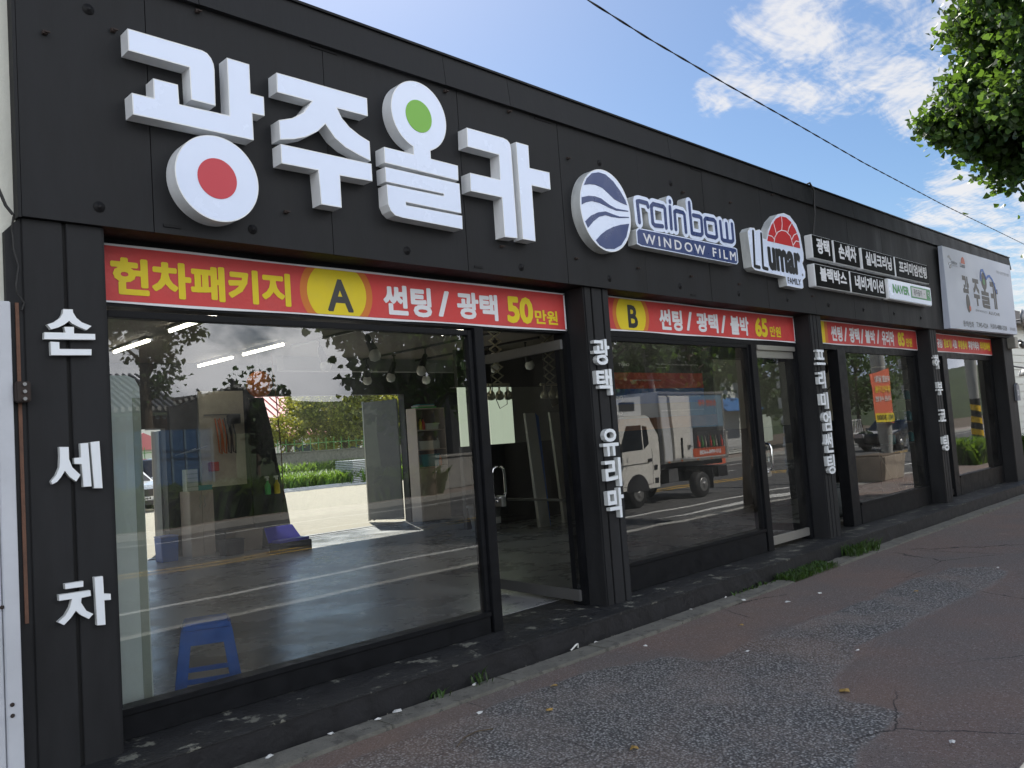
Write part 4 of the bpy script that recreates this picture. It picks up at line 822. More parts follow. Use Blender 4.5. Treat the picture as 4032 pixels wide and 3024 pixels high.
box('case', 'dark_plastic', -.3, .3, -.12, .12, 0, .16, t, .01); MB().hexa([(-.3, .12, .165), (.3, .12, .165), (.3, .14, .165), (-.3, .14, .165), (-.24, .30, .38), (.26, .30, .38), (.26, .32, .38), (-.24, .32, .38)]).obj('lid', 'toolbox_blue', t, .004); box('tray', 'toolbox_blue', -.27, .27, -.1, .1, .161, .20, t, .006)
t = thing('hose_reel', 'round brown hose reel hanging near the ceiling beside the pull cord', 'reel', (6.25, 7.1, 2.72)); MB().lathe([(.06, -.05), (.19, -.055), (.2, -.03), (.17, -.02), (.17, .02), (.2, .03), (.19, .055), (.06, .05)], axis=1, n=22).obj('drum', 'orange_hose', t); MB().tube([(0, 0, .02), (0, 0, .46)], .02, 6).obj('bracket', 'dark_plastic', t)
for i, (x, y, w_, d_, h_, m, lb) in enumerate(((6.42, 8.15, .22, .16, .30, 'tan_box', 'open brown carton on the floor right of the low beige cabinet'), (6.0, 7.75, .14, .12, .22, 'dark_plastic', 'small black tub on the floor in front of the low beige cabinet'), (5.2, 8.2, .12, .12, .36, 'print_blue', 'blue bucket on the floor left of the low beige cabinet'))):
    t = thing('floor_box', lb, 'box', (x, y, .172)); MB().hexa([(-w_, -d_, 0), (w_, -d_, 0), (w_, d_, 0), (-w_, d_, 0), (-w_*1.08, -d_*1.08, h_), (w_*1.08, -d_*1.08, h_), (w_*1.08, d_*1.08, h_), (-w_*1.08, d_*1.08, h_)]).obj('body', m, t, .008); box('rim', m, -w_*1.12, w_*1.12, -d_*1.12, d_*1.12, h_+.001, h_+.02, t, .004)
for i, (x, z, m, lb) in enumerate(((10.25, 1.76, 'print_yellow', 'yellow bottle on the upper open shelf'), (10.32, 1.76, 'red_plastic', 'red bottle on the upper open shelf'), (10.66, 1.38, 'white_plastic', 'white bottle on the middle open shelf'), (10.7, 1.04, 'orange_hose', 'orange bottle on the lowest open shelf'))):
    t = thing('shelf_bottle', lb, 'bottle', (x, 8.3, z+.172)); MB().lathe([(.03, 0), (.034, .02), (.034, .14), (.012, .18), (.012, .21)], n=10).obj('body', m, t); MB().lathe([(.014, .211), (.014, .235)], n=8).obj('cap', 'dark_plastic', t)
# tall shelf unit
t = thing('shelf_unit', 'tall beige shelf unit with two doors below open shelves', 'shelf', (10.45, 8.35, .172))
for x in (-.36, .345): box('side_panel', 'laminate', x, x+.018, -.13, .17, 0, 2.18, t)
for z in (.0, 1.02, 1.36, 1.74, 2.16): box('shelf_board', 'laminate', -.34, .343, -.125, .17, z, z+.02, t)
box('back_panel', 'laminate_dark', -.34, .343, .171, .18, .02, 2.16, t)
for s in (-1, 1):
    d = box('door', 'laminate', -.34 if s < 0 else .003, -.003 if s < 0 else .34, -.148, -.131, .02, 1.015, t, .002); MB().lathe([(.012, 0), (.015, -.02)], (s*.04, -.149, .92), 1, 8).obj('knob', 'dull_steel', d)
for nm, lb, m, x, z, w_, h_ in (('storage_box', 'blue plastic crate on the lowest open shelf of the tall unit', 'plastic_teal', 10.42, 1.04, .2, .22), ('storage_box', 'white lidded box on the middle open shelf of the tall unit', 'white_plastic', 10.40, 1.38, .22, .14), ('storage_box', 'pale folded package on the upper open shelf of the tall unit', 'paper', 10.52, 1.76, .15, .10)):
    t = thing(nm, lb, 'box', (x, 8.36, z+.172)); MB().hexa([(-w_, -.1, 0), (w_, -.1, 0), (w_, .1, 0), (-w_, .1, 0), (-w_*1.1, -.11, h_), (w_*1.1, -.11, h_), (w_*1.1, .11, h_), (-w_*1.1, .11, h_)]).obj('body', m, t, .01); box('rim', m, -w_*1.15, w_*1.15, -.12, .12, h_+.001, h_+.02, t, .004)
t = thing('folder_pile', 'green and white folders lying on top of the tall shelf unit', 'folders', (10.4, 8.36, 2.353)); box('folder', 'green_plastic', -.2, .25, -.1, .12, 0, .03, t); box('folder', 'paper', -.22, .2, -.1, .1, .031, .055, t); box('folder', 'plastic_teal', -.15, .22, -.08, .12, .056, .08, t)
t = thing('waste_bin', 'dark round plastic bin on the floor by the dark partition', 'bin', (9.35, 5.65, .172)); MB().lathe([(.24, 0), (.26, .02), (.22, .05), (.27, .38), (.30, .39), (.30, .42), (.26, .42), (.25, .2)], n=24).obj('tub', 'wall_gray', t); box('paper_label', 'paper', -.1, .1, -.262, -.258, .12, .22, t)
t = thing('red_extinguisher', 'red upright canister standing behind the round bin', 'canister', (9.55, 5.95, .172)); MB().lathe([(.06, 0), (.065, .02), (.065, .85), (.03, .92), (.02, .95)], n=14).obj('body', 'red_plastic', t); box('label', 'paper', -.03, .03, -.07, -.066, .3, .6, t)
for x, lb in ((10.02, 'white foam-core board leaning upright, left of the pair'), (10.62, 'white foam-core board leaning upright, right of the pair')):
    t = thing('leaning_board', lb, 'board', (x, 4.95, .172)); MB().hexa([(-.12, 0, 0), (.12, 0, 0), (.12, .06, 0), (-.12, .06, 0), (-.12, .16, 1.86), (.12, .16, 1.86), (.12, .2, 1.86), (-.12, .2, 1.86)]).obj('sheet', 'white_plastic', t); MB().hexa([(.121, .0, 0), (.135, .0, 0), (.135, .06, 0), (.121, .06, 0), (.121, .16, 1.86), (.2, .16, 1.8), (.2, .2, 1.8), (.121, .2, 1.86)]).obj('blue_edge', 'plastic_blue', t)
# ceiling lamps; the pair behind the second window is added to brighten its display
for i, (x, y0, y1) in enumerate(((4.07, 3.9, 5.1), (4.14, 5.85, 7.05), (5.95, 5.8, 7.0), (5.95, 7.3, 8.5), (3.0, 2.2, 3.4), (7.6, 3.2, 4.4), (10.4, 1.7, 2.95), (11.6, 1.7, 2.95), (14.4, .9, 2.4), (16.6, .9, 2.4))):
    t = thing('tube_light', ('narrow lit tube lamp under the ceiling, first nearest the window', 'lit tube lamp under the ceiling behind the nearest one', 'lit tube lamp in the right row of the ceiling', 'lit tube lamp farthest back in the right row', 'lit tube lamp close to the left window head', 'lit tube lamp above the middle of the shop', 'tube lamp added to brighten the display behind the second window, left one', 'tube lamp added to brighten the display behind the second window, right one', 'lit tube lamp behind the second glass door', 'lit tube lamp behind the fourth column')[i], 'lamp', group='tube lamps on the shop ceiling')
    box('housing', 'white_plastic', x-.035, x+.035, y0, y1, 3.165, 3.199, t); MB().tube([(x, y0+.02, 3.145), (x, y1-.02, 3.145)], .017, 8).obj('tube', 'tube', t)
for i, (xa, ya, xb, yb_) in enumerate(((6.3, 3.0, 6.3, 6.2), (8.45, 3.9, 8.45, 7.6), (9.6, 4.4, 9.6, 7.6))):
    t = thing('light_track', ('short black ceiling track on the left', 'middle black ceiling track', 'black ceiling track on the right')[i], 'track'); box('rail', 'dark_plastic', xa-.018, xb+.018, ya, yb_, 3.165, 3.199, t)
sp = None
SPT = [(6.2, 4.2), (6.2, 5.3), (8.3, 7.2), (8.5, 6.7), (8.4, 5.75), (8.4, 4.15), (9.55, 7.25), (9.45, 5.4), (9.7, 4.8)]
for i, (x, y) in enumerate(SPT):
    t = thing('spot_lamp', 'black track spot lamp under the shop ceiling, number of look-alikes along two rails', 'lamp', (x, y, 3.165), group='track spot lamps')
    if sp is None:
        a1 = MB().tube([(0, 0, 0), (0, 0, -.12)], .012, 8).box(-.03, .03, -.02, .02, -.02, 0).obj('stem', 'dark_plastic', t)
        a2 = MB().tube([(0, 0, -.11), (.02, -.02, -.20), (.05, -.05, -.30)], .035, 10, r2=.06).obj('socket', 'dark_plastic', t)
        a3 = MB().lathe([(.05, .02), (.07, -.02), (.08, -.06), (.06, -.11), (.01, -.13)], (.06, -.06, -.32), 2, 14).obj('bulb', 'lamp_glass', t); sp = (a1, a2, a3)
    else:
        for a in sp: c = a.copy(); C.objects.link(c); c.parent = t
        t.rotation_euler = (0, 0, i*.9)
    t['label'] = 'black spot lamp, '+('nearest the window on the left', 'second on the left', 'farthest on the middle', 'third on the middle', 'second on the middle', 'nearest the window on the middle', 'farthest on the right', 'second on the right', 'nearest on the right')[i]+' ceiling track'
for i, (x, y, z) in enumerate(((8.25, 4.0, 3.16), (9.35, 4.0, 3.16), (11.5, 5.0, 3.16))):
    t = thing('scissor_lamp', ('cream scissor-arm lamp with three heads seen through the glass door', 'cream scissor-arm lamp partly hidden by the door jamb', 'third cream scissor-arm lamp deeper in the shop')[i], 'lamp', (x, y, z))
    box('mount', 'lamp_gold', -.08, .08, -.05, .05, 0, .04, t); mb = MB()
    for k in range(6):
        z0, z1 = -k*.125, -(k+1)*.125
        for s in (-1, 1): mb.tube([(-.11*s, .012*s, z0), (0, .012*s, (z0+z1)/2+.0), (.11*s, .012*s, z1)], .012, 6)
    mb.obj('scissor_arm', 'lamp_gold', t); MB().tube([(-.22, 0, -.76), (.22, 0, -.76)], .022, 8).obj('cross_bar', 'lamp_gold', t)
    for s in (-1, 0, 1): 
        h = MB().lathe([(.012, 0), (.014, -.07), (.05, -.1), (.065, -.16), (.05, -.2), (.01, -.21)], (s*.17, -.02, -.77), 2, 14).obj('lamp_head', 'lamp_gold', t)
    MB().tube([(-.15, -.03, -.3), (-.17, -.06, -.85), (-.05, -.06, -1.1), (.1, -.06, -1.04), (.12, -.04, -.8)], .006, 6).obj('cord', 'wire', t)
# sticker on the mullion side glass
t = thing('security_sticker', 'red and white security sticker inside the first doorway', 'sticker'); box('sheet', 'paper', 4.49, 4.62, .40, .403, 2.08, 2.30, t); box('red_band', 'red_plastic', 4.49, 4.62, .398, .3995, 2.235, 2.30, t); box('red_band', 'red_plastic', 4.515, 4.60, .398, .3995, 2.08, 2.115, t)
text('lettering', 'CCTV 작동중', 4.50, 4.61, 2.25, 2.285, .3975, 'paper', t, .01); text('lettering', 'kt telecop', 4.50, 4.61, 2.16, 2.20, .3995, 'ink_black', t, .02)
# film display behind the second window
t = thing('display_panel', 'striped black, red, blue and brown film display panel behind the second window', 'display')
for z0, z1, m, x1 in ((2.49, 2.95, 'wall_dark', 12.1), (2.245, 2.488, 'banner_red', 12.1), (2.016, 2.243, 'print_blue', 12.1), (1.80, 2.014, 'print_gray', 12.07), (1.62, 1.798, 'timber', 12.46)):
    box('color_band', m, 9.56, x1, 3.08, 3.10, z0, z1, t)
for s, a_, b_, c_, d_ in (("World's First Carbon Ceramic Window Films with Ultimate Nano Coating Technology", 10.79, 11.99, 2.605, 2.64), ('Designed & Made in U.S.A', 10.79, 11.1, 2.56, 2.585), ('Innovative Nano Tinted Carbon Ceramic Window Films', 10.17, 10.91, 2.36, 2.39), ("World's First Carbon Ceramic Window Films with Ultimate Nano Coating Technology", 10.8, 11.99, 2.10, 2.135), ("World's First Carbon Ceramic Window Films with Ultimate Nano Coating Technology", 10.85, 12.05, 1.875, 1.91)):
    text('lettering', s, a_, b_, c_, d_, 3.078, 'banner_white', t, .012)
text('lettering', 'NANO', 9.62, 9.86, 1.86, 1.91, 3.078, 'banner_white', t, .04); text('lettering', 'NANO', 9.62, 9.90, 2.09, 2.14, 3.078, 'banner_white', t, .04); text('lettering', 'TViiNO', 9.85, 10.12, 2.585, 2.63, 3.078, 'banner_white', t, .04)
t = thing('low_counter', 'tan low counter behind the second glass door', 'counter', (14.9, 3.0, .172)); box('top', 'tan_box', -.5, .5, -.2, .18, .72, 1.0, t); box('base', 'wall_dark', -.46, .46, -.16, .18, 0, .719, t); MB().tube([(-.2, -.22, .86), (.1, -.22, .86)], .012, 8).obj('handle', 'chrome', t)
t = thing('alarm_lamp', 'dark red round lamp on the pale wall inside the third bay', 'lamp', (13.25, 1.55, 2.42)); MB().lathe([(.12, .06), (.12, 0), (.09, -.07), (.02, -.1)], axis=1, n=18).obj('dome', 'rust_dark', t); MB().tube([(-.1, 0, -.05), (-.16, -.02, -.3), (.1, -.02, -.36), (.25, 0, -.3)], .008, 6).obj('cord', 'wire', t)
t = thing('fabric_sack', 'pale blue-grey sack slumped on the floor inside the third doorway', 'sack', (12.2, 1.0, .172)); mb = MB(); mb.lathe([(.25, 0), (.34, .06), (.32, .2), (.2, .33), (.08, .38), (.1, .44)], n=18); o = mb.obj('body', 'fabric_sack', t)
for v in o.data.vertices: v.co *= 1+.10*mn.noise(v.co*6)
MB().lathe([(.09, 0), (.1, .03)], (0, 0, .37), 2, 12).obj('tied_neck', 'wire', t)
t = thing('squeegee_pole', 'thin pale pole leaning on the glass in the third bay', 'pole'); MB().tube([(13.0, .75, 1.15), (13.45, .5, .20)], .010, 8).obj('rod', 'aluminium', t); MB().tube([(12.97, .62, 1.14), (13.03, .88, 1.16)], .014, 8).obj('grip', 'dark_plastic', t)
t = thing('wire_rack', 'dark wire display rack behind the fourth window', 'rack', (15.6, 1.3, .172))
for x in (0, .75, 1.5): box('post', 'dull_steel', x, x+.02, 0, .02, 0, 2.3, t); box('post', 'dull_steel', x, x+.02, .4, .42, 0, 2.3, t)
for z in (.85, 1.25, 1.65, 2.0, 2.28): box('shelf_board', 'aluminium', 0, 1.52, 0, .42, z, z+.02, t)
for z, n_ in ((.87, 4), (1.27, 5), (1.67, 4)):
    for k in range(n_):
        q = thing('product_tin', ('first', 'second', 'third', 'fourth', 'fifth')[k]+' tin from the left on the '+{.87: 'lowest', 1.27: 'middle', 1.67: 'upper'}[z]+' shelf of the wire rack', 'tin', (15.75+k*.3, 1.5, .174+z), group='tins on the wire rack'); MB().lathe([(.06, 0), (.06, .15), (.03, .18)], n=10).obj('can', ('plastic_teal', 'dark_plastic', 'print_gray')[k % 3], q); MB().lathe([(.035, .181), (.035, .2)], n=8).obj('cap', 'paper', q)

# ================================================================== TREES AND PLANTS
def leaf_fan(mb, p, d, up, s, rng):
    """one ginkgo-like leaf: a small fan on its stalk"""
    d = d.normalized(); sd = d.cross(up)
    if sd.length < 1e-3: sd = d.cross(Vector((1, 0, 0)))
    sd.normalize(); nrm = sd.cross(d)
    a = p; w = s*.55; L_ = s
    n = len(mb.v)
    mb.v += [tuple(a), tuple(a+d*L_*.75-sd*w+nrm*w*.15), tuple(a+d*L_-sd*w*.35), tuple(a+d*L_+sd*w*.35), tuple(a+d*L_*.75+sd*w+nrm*w*.15)]
    mb.f += [[n, n+1, n+2, n+3, n+4]]; mb.mi.append(0); mb.sm.append(False)
def rv(rng): return Vector((rng.gauss(0, 1), rng.gauss(0, 1), rng.gauss(0, 1)))
def tree(name, label, x, y, z0, h, rx, rz, trunk_r, leaves, size, leafm, group=None, seed=1, tips=(), trunk_h=None, shape=1):
    rng = random.Random(seed); t = thing(name, label, 'tree', (x, y, z0), group); th = trunk_h or h-2*rz
    cz = h-rz; mb = MB(); pts = [Vector((0, 0, 0)), Vector((.04, .03, th*.5)), Vector((-.03, .05, th)), Vector((0, 0, cz+rz*.5))]
    mb.tube(pts, trunk_r, 10, r2=trunk_r*.35)
    cl = []
    nb_ = 26
    for i in range(nb_):
        u = rng.random(); zz = th*.85+(h-th)*.85*u; ang = rng.uniform(0, 6.28); k = math.sqrt(max(0, 1-((zz+.3*rz-cz)/(rz))**2)) if abs(zz+.3*rz-cz) < rz else .3
        tip = Vector((math.cos(ang)*rx*k*.9, math.sin(ang)*rx*k*.9, min(h-.1, zz+.35*rz))); st_ = Vector((0, 0, zz*.9))
        mid = st_.lerp(tip, .5)+Vector((0, 0, .1)); mb.tube([st_, mid, tip], trunk_r*.28, 5, r2=.012)
        for q in range(5): cl.append(st_.lerp(tip, .45+.13*q)+rv(rng)*.12*rx)
    for q in tips:
        a_, b_ = Vector(q[0]), Vector(q[1]); mb.tube([a_, b_], .03, 5, r2=.008)
        for i in range(12): cl.append(a_.lerp(b_, i/11.0))
    mb.obj('trunk', 'bark', t)
    # shell clumps
    for i in range(210):
        d = rv(rng).normalized(); rr = .78+.25*mn.noise(d*2.3+Vector((seed, 0, 0))); q = Vector((d.x*rx*rr, d.y*rx*rr, cz+d.z*rz*rr))
        if shape and q.z < cz: q.z = cz+(q.z-cz)*(.8)
        cl.append(q)
    lb = MB(); per = max(1, leaves//len(cl))
    ntip = 12*len(tips)
    for j, c in enumerate(cl):
        sp_ = (.13 if ntip and 130 <= j < 130+ntip else rng.uniform(.13, .25)*rx/2.2); 
        if rng.random() < .06: continue
        for i in range(per if sp_ > .14 else per//3):
            p = c+rv(rng)*sp_*.8
            leaf_fan(lb, p, rv(rng)+Vector((0, 0, -.5)), rv(rng), size*rng.uniform(.7, 1.25), rng)
    o = lb.obj_raw('crown', leafm, t); return t
def obj_raw(s, name, m, parent):
    me = bpy.data.meshes.new(name); me.from_pydata(s.v, [], s.f); me.materials.append(_m[m]); return link(name, me, parent)
MB.obj_raw = obj_raw
tree('ginkgo_tree', 'green ginkgo street tree hanging into the upper right of the picture', 13.9, -2.85, 0, 9.45, 2.35, 3.0, .17, 130000, .095, 'ginkgo_leaf', None, 5, tips=[((-.3, 1.6, 5.3), (-.6, 2.45, 5.9))], trunk_h=3.4)
tree('street_tree', 'dark ginkgo on the far sidewalk mirrored in the left of the first window', 8.7, -17.2, 0, 9.8, 2.3, 2.6, .2, 18000, .14, 'ginkgo_leaf', 'ginkgo trees on the far sidewalk', 11, trunk_h=4.6)
for i, (x, y, h, rx, lb) in enumerate(((18.0, -17.2, 9.6, 3.3, 'far sidewalk ginkgo mirrored beside the first mullion'), (28.5, -17.5, 9.5, 3.4, 'far sidewalk ginkgo mirrored above the white truck'), (35.5, -18.0, 9.5, 3.6, 'far sidewalk ginkgo mirrored at the top of the second window'), (52, -21, 9, 4.0, 'round green tree mirrored in the third bay beside the gabled house'), (60, -20, 10, 4.5, 'round green tree mirrored in the third bay right of the pole'), (46, -24, 10, 4, 'tall dark tree mirrored behind the white sided house'))):
    tree('street_tree', lb, x, y, 0, h, rx, rx*1.05, .22, 7000, .26, 'ginkgo_leaf', 'ginkgo trees on the far sidewalk', 20+i, trunk_h=2.6)
tree('yard_tree', 'yellow-green leafy tree in the sunlit yard seen through the shop', 24.6, 32.5, .2, 5.2, 3.3, 1.45, .14, 34000, .13, 'yellow_leaf', 'trees beyond the yard', 31, trunk_h=2.0)
tree('yard_tree', 'smaller yellow-green tree at the left side of the red roof', 20.9, 31.8, .2, 3.5, 1.1, .8, .08, 7000, .12, 'yellow_leaf', 'trees beyond the yard', 32, trunk_h=1.3)
tree('yard_tree', 'darker tree just left of the open grey door leaf', 28.6, 33.0, .2, 5.4, 2.3, 1.8, .14, 14000, .13, 'weed_leaf', 'trees beyond the yard', 33, trunk_h=1.2)
def tuft(name, label, x, y, z, n, h, spread, m='weed_leaf', seed=1, kind=None, cat='weed', wdt=.012, group=None, ry=None):
    rng = random.Random(seed); mb = MB()
    for i in range(n):
        bx, by = rng.uniform(-spread, spread), rng.uniform(-(ry or spread), (ry or spread)); a = rng.uniform(0, 6.28); l = h*rng.uniform(.5, 1.1); d = Vector((math.cos(a), math.sin(a), 0)); s = Vector((-d.y, d.x, 0))*wdt*rng.uniform(.6, 1.3)
        p0 = Vector((bx, by, 0)); p1 = p0+d*l*.25+Vector((0, 0, l*.6)); p2 = p0+d*l*.65+Vector((0, 0, l*.85)); k = len(mb.v)
        mb.v += [tuple(q) for q in (p0-s*.6, p0+s*.6, p1-s, p1+s, p2)]; mb.f += [[k, k+1, k+3, k+2], [k+2, k+3, k+4]]; mb.mi += [0, 0]; mb.sm += [False, False]
    o = mb.obj_raw(name, m, None); o.location = (x, y, z); tag(o, label, cat, group, kind); return o
tuft('weed_tuft', 'small weed tuft against the black step, left of the pair', 3.42, -.215, .0, 34, .08, .06, wdt=.006, seed=1, group=None)
tuft('weed_tuft', 'taller weed tuft with a paper scrap, right of the pair', 3.78, -.215, .0, 40, .12, .07, wdt=.006, seed=2)
tuft('weed_patch', 'green weeds spreading where the kerb is broken', 8.35, -.32, .0, 900, .09, .5, wdt=.006, seed=3, kind='stuff', ry=.11)
tuft('weed_patch', 'taller weeds below the third column', 9.75, -.30, .0, 300, .17, .34, wdt=.006, seed=4, kind='stuff', ry=.10)
tuft('weed_patch', 'thin line of weeds along the step farther right', 7.9, -.24, -.01, 90, .07, .9, seed=5, kind='stuff', ry=.02)
tuft('yard_grass', 'sunlit tall grass bank behind the yard', 18.5, 28.0, .17, 11000, .85, 7.5, 'grass_leaf', 6, 'stuff', 'grass', .04, ry=1.5)
tuft('yard_grass', 'higher green grass against the yard wall', 18.5, 29.4, .17, 5000, 1.3, 8.0, 'grass_leaf', 7, 'stuff', 'grass', .05, ry=.6)
tuft('far_hedge', 'overgrown dark bushes along the far sidewalk', 10, -18.2, .0, 7000, 1.25, 8.5, 'weed_leaf', 8, 'stuff', 'bushes', .09, ry=1.1)
tuft('planter_shrub', 'bright low shrub by the sidewalk edge mirrored in the fourth window', 27, -3.0, .0, 900, .85, 1.2, 'grass_leaf', 9, 'stuff', 'shrub', .05, ry=.5)
tuft('corner_shrub', 'green shrub at the right edge beyond the end of the shop', 27.5, 1.6, -.15, 1500, 1.1, .8, 'weed_leaf', 10, 'stuff', 'shrub', .05, ry=.6)
tuft('corner_weeds', 'weeds at the end of the step near the far right corner', 18.8, .0, -.02, 400, .25, .5, 'weed_leaf', 12, 'stuff', 'weeds', .02, ry=.2)

# ================================================================== YARD BEHIND
t = thing('retaining_wall', 'grey concrete retaining wall behind the grass of the yard', 'wall'); box('wall', 'kerb', 8, 34, 30.4, 30.7, .1, 1.75, t); box('coping', 'kerb', 8, 34, 30.35, 30.75, 1.751, 1.80, t)
t = thing('green_railing', 'thin green railing on the retaining wall', 'railing')
for z in (1.75, 2.15): box('rail', 'print_green', 8, 34, 30.5, 30.53, z, z+.03, t)
fp = None
for i in range(60):
    if fp is None: fp = box('picket', 'print_green', 8, 8.025, 30.5, 30.525, 1.801, 2.4, t)
    else: c = fp.copy(); C.objects.link(c); c.parent = t; c.location.x = i*.43
tree('street_tree', 'small pointed dark tree sprouting above the tiled roof, mirrored', 16.9, -27, 0, 5.6, 1.2, 1.3, .1, 1500, .2, 'weed_leaf', 'ginkgo trees on the far sidewalk', 61, trunk_h=3.2)
tree('street_tree', 'leafy dark tree in front of the tiled gable, mirrored', 15.2, -22.4, 0, 4.3, .9, 1.6, .1, 3500, .2, 'ginkgo_leaf', 'ginkgo trees on the far sidewalk', 62, trunk_h=1.6)
t = thing('red_roof_house', 'low pale house with a ribbed pinkish red roof beyond the yard', 'building', (32, 44, 0))
box('wall', 'siding', -9, 12, 0, 8, 0, 3.0, t); MB().hexa([(-10, -1, 2.9), (12.5, -1, 2.9), (12.5, 4, 5.6), (-7, 4, 5.6), (-10, -1, 3.05), (12.5, -1, 3.05), (12.5, 4, 5.8), (-7, 4, 5.8)]).obj('roof', 'pink_roof', t)
for k in range(40): MB().hexa([(-9.8+k*.56, -1.02, 3.051), (-9.74+k*.56, -1.02, 3.051), (-9.74+k*.56, 3.9, 5.75), (-9.8+k*.56, 3.9, 5.75), (-9.8+k*.56, -1.02, 3.13), (-9.74+k*.56, -1.02, 3.13), (-9.74+k*.56, 3.9, 5.83), (-9.8+k*.56, 3.9, 5.83)]).obj('roof_rib', 'pink_roof', t)
for k in range(5): w_ = box('window', 'window_dark', -7+k*3.4, -5.4+k*3.4, -.03, -.001, 1.2, 2.3, t); box('frame', 'paper', -7.06+k*3.4, -5.34+k*3.4, -.045, -.031, 1.14, 1.2, w_)
t = thing('small_red_hut', 'small hut with a red gable roof left of the yard trees', 'building', (15.5, 36, 0)); box('wall', 'siding_green', -1.2, 1.5, 0, 2, 0, 2.4, t); prism('roof', [(-1.5, 2.4), (1.8, 2.4), (.15, 3.2)], -.2, 2.2, ['pink_roof'], t)
t = thing('distant_block', 'pale apartment block far behind the yard trees', 'building', (34, 75, 0)); box('wall', 'siding', -14, 12, 0, 10, 0, 7.6, t)
for k in range(8):
    for j in range(2): box('window', 'window_dark', -12+k*3, -10.4+k*3, -.05, -.001, 2.4+j*2.6, 3.9+j*2.6, t)
# stacked corrugated sheets and long profiles
t = thing('sheet_stack', 'stack of white corrugated sheets beside the yard grass', 'stack', (22.2, 27.2, .17), rz=.1)
for k in range(14): 
    mb = MB(); mb.box(-1.35+.012*(k % 3), 1.35, -.6, .6, .05+k*.075, .092+k*.075); mb.obj('sheet', 'white_sheet', t)
box('skid', 'tan_box', -1.2, 1.2, -.5, .5, 0, .049, t)
t = thing('profile_pile', 'pile of long white metal profiles on the gravel edge', 'pile', (18.5, 26.6, .17), rz=.12)
for k in range(6): box('profile', 'white_sheet', -3.3+.2*(k % 3), 3.2, -.5+k*.17, -.36+k*.17, .0+.06*(k % 2), .07+.06*(k % 2), t)

def car(name, label, x, y, z, rz, body, cat='car', h=1.45, plate=None, sc_=1.0, group=None):
    """front points to local -y"""
    t = thing(name, label, cat, (x, y, z), group, rz); w = .9
    prof = [(-2.2, .35), (-2.25, .62), (-2.1, .84), (-1.15, .98), (-.45, h-.04), (.1, h), (1.1, h-.02), (1.85, h-.32), (2.15, h-.5), (2.22, .55), (2.1, .32)]
    def loft(pr, wf, name_, m, par):
        mb = MB(); n = len(pr)
        for side in (-1, 1): pass
        rows = [(s, k) for s, k in ((-1, 0.0), (-1, 1), (1, 1), (1, 0.0))]
        secs = []
        for s, k in ((-1, 1.0), (1, 1.0)):
            secs.append([(s*wf(a_, z_), a_, z_) for a_, z_ in pr])
        mb.add(secs[0]+secs[1], [tuple(range(n))[::-1], tuple(range(n, 2*n))]+[(i, (i+1) % n, n+(i+1) % n, n+i) for i in range(n)])
        return mb.obj(name_, m, par, .05)
    wf = lambda a_, z_: w-(.20*max(0, (z_-.85)/.6))-.10*max(0, abs(a_)-1.6)
    loft(prof, wf, 'body', body, t)
    gl = [(-1.08, .99), (-.45, h-.1), (.1, h-.07), (1.05, h-.09), (1.7, h-.36), (1.5, .98)]
    mb = MB(); n = len(gl); V = []
    for s in (-1, 1): V += [(s*(wf(a_, z_)+.006), a_, z_) for a_, z_ in gl]
    mb.add(V, [tuple(range(n)), tuple(range(n, 2*n))]); mb.obj('side_windows', 'auto_glass', t)
    MB().hexa([(-.72, -1.22, .985), (.72, -1.22, .985), (.72, -1.12, .99), (-.72, -1.12, .99), (-.58, -.55, h-.07), (.58, -.55, h-.07), (.58, -.47, h-.05), (-.58, -.47, h-.05)]).obj('windscreen', 'auto_glass', t)
    for s in (-1, 1):
        box('headlight', 'lamp_clear', min(s*.5, s*.8), max(s*.5, s*.8), -2.27, -2.12, .62, .80, t, .02); MB().lathe([(.01, -.02), (.08, 0), (.08, .05)], (s*.98, -.85, 1.0), 1, 8).obj('wing_mirror', body, t)
        for yy in (-1.4, 1.35):
            wh = MB().lathe([(.2, -.1), (.31, -.1), (.33, -.06), (.33, .06), (.31, .1), (.2, .1)], (s*.82, yy, .33), 0, 20).obj('wheel', 'rubber', t); MB().lathe([(.05, -.125), (.19, -.11), (.2, .0), (.19, .11), (.05, .125)], (s*.82, yy, .33), 0, 16).obj('rim', 'hub', wh)
    box('grille', 'dark_plastic', -.42, .42, -2.285, -2.2, .50, .72, t, .02); box('bumper_intake', 'dark_plastic', -.7, .7, -2.26, -2.15, .22, .36, t)
    if plate: 
        pl = box('number_plate', 'paper', -.26, .26, -2.30, -2.286, .38, .48, t); text('lettering', plate, -.22, .22, .395, .465, -2.302, 'ink_black', pl, .03)
    return t
car('parked_car', 'white car nosing in from the left in the sunlit yard', 10.35, 24.9, .17, .05, 'car_white', plate='12 264')
car('parked_suv', 'black car parked behind the white one in the yard', 12.2, 26.4, .17, .1, 'car_black', h=1.72)
car('parked_car', 'black car mirrored behind the pole in the third bay', 41.5, -10.6, -.12, -R(85), 'car_black')

# ================================================================== ACROSS THE STREET (seen mirrored in the glass)
t = thing('delivery_truck', 'white box truck with printed side panel on the road mirrored in the second window', 'truck', (14.05, -6.45, -.12))
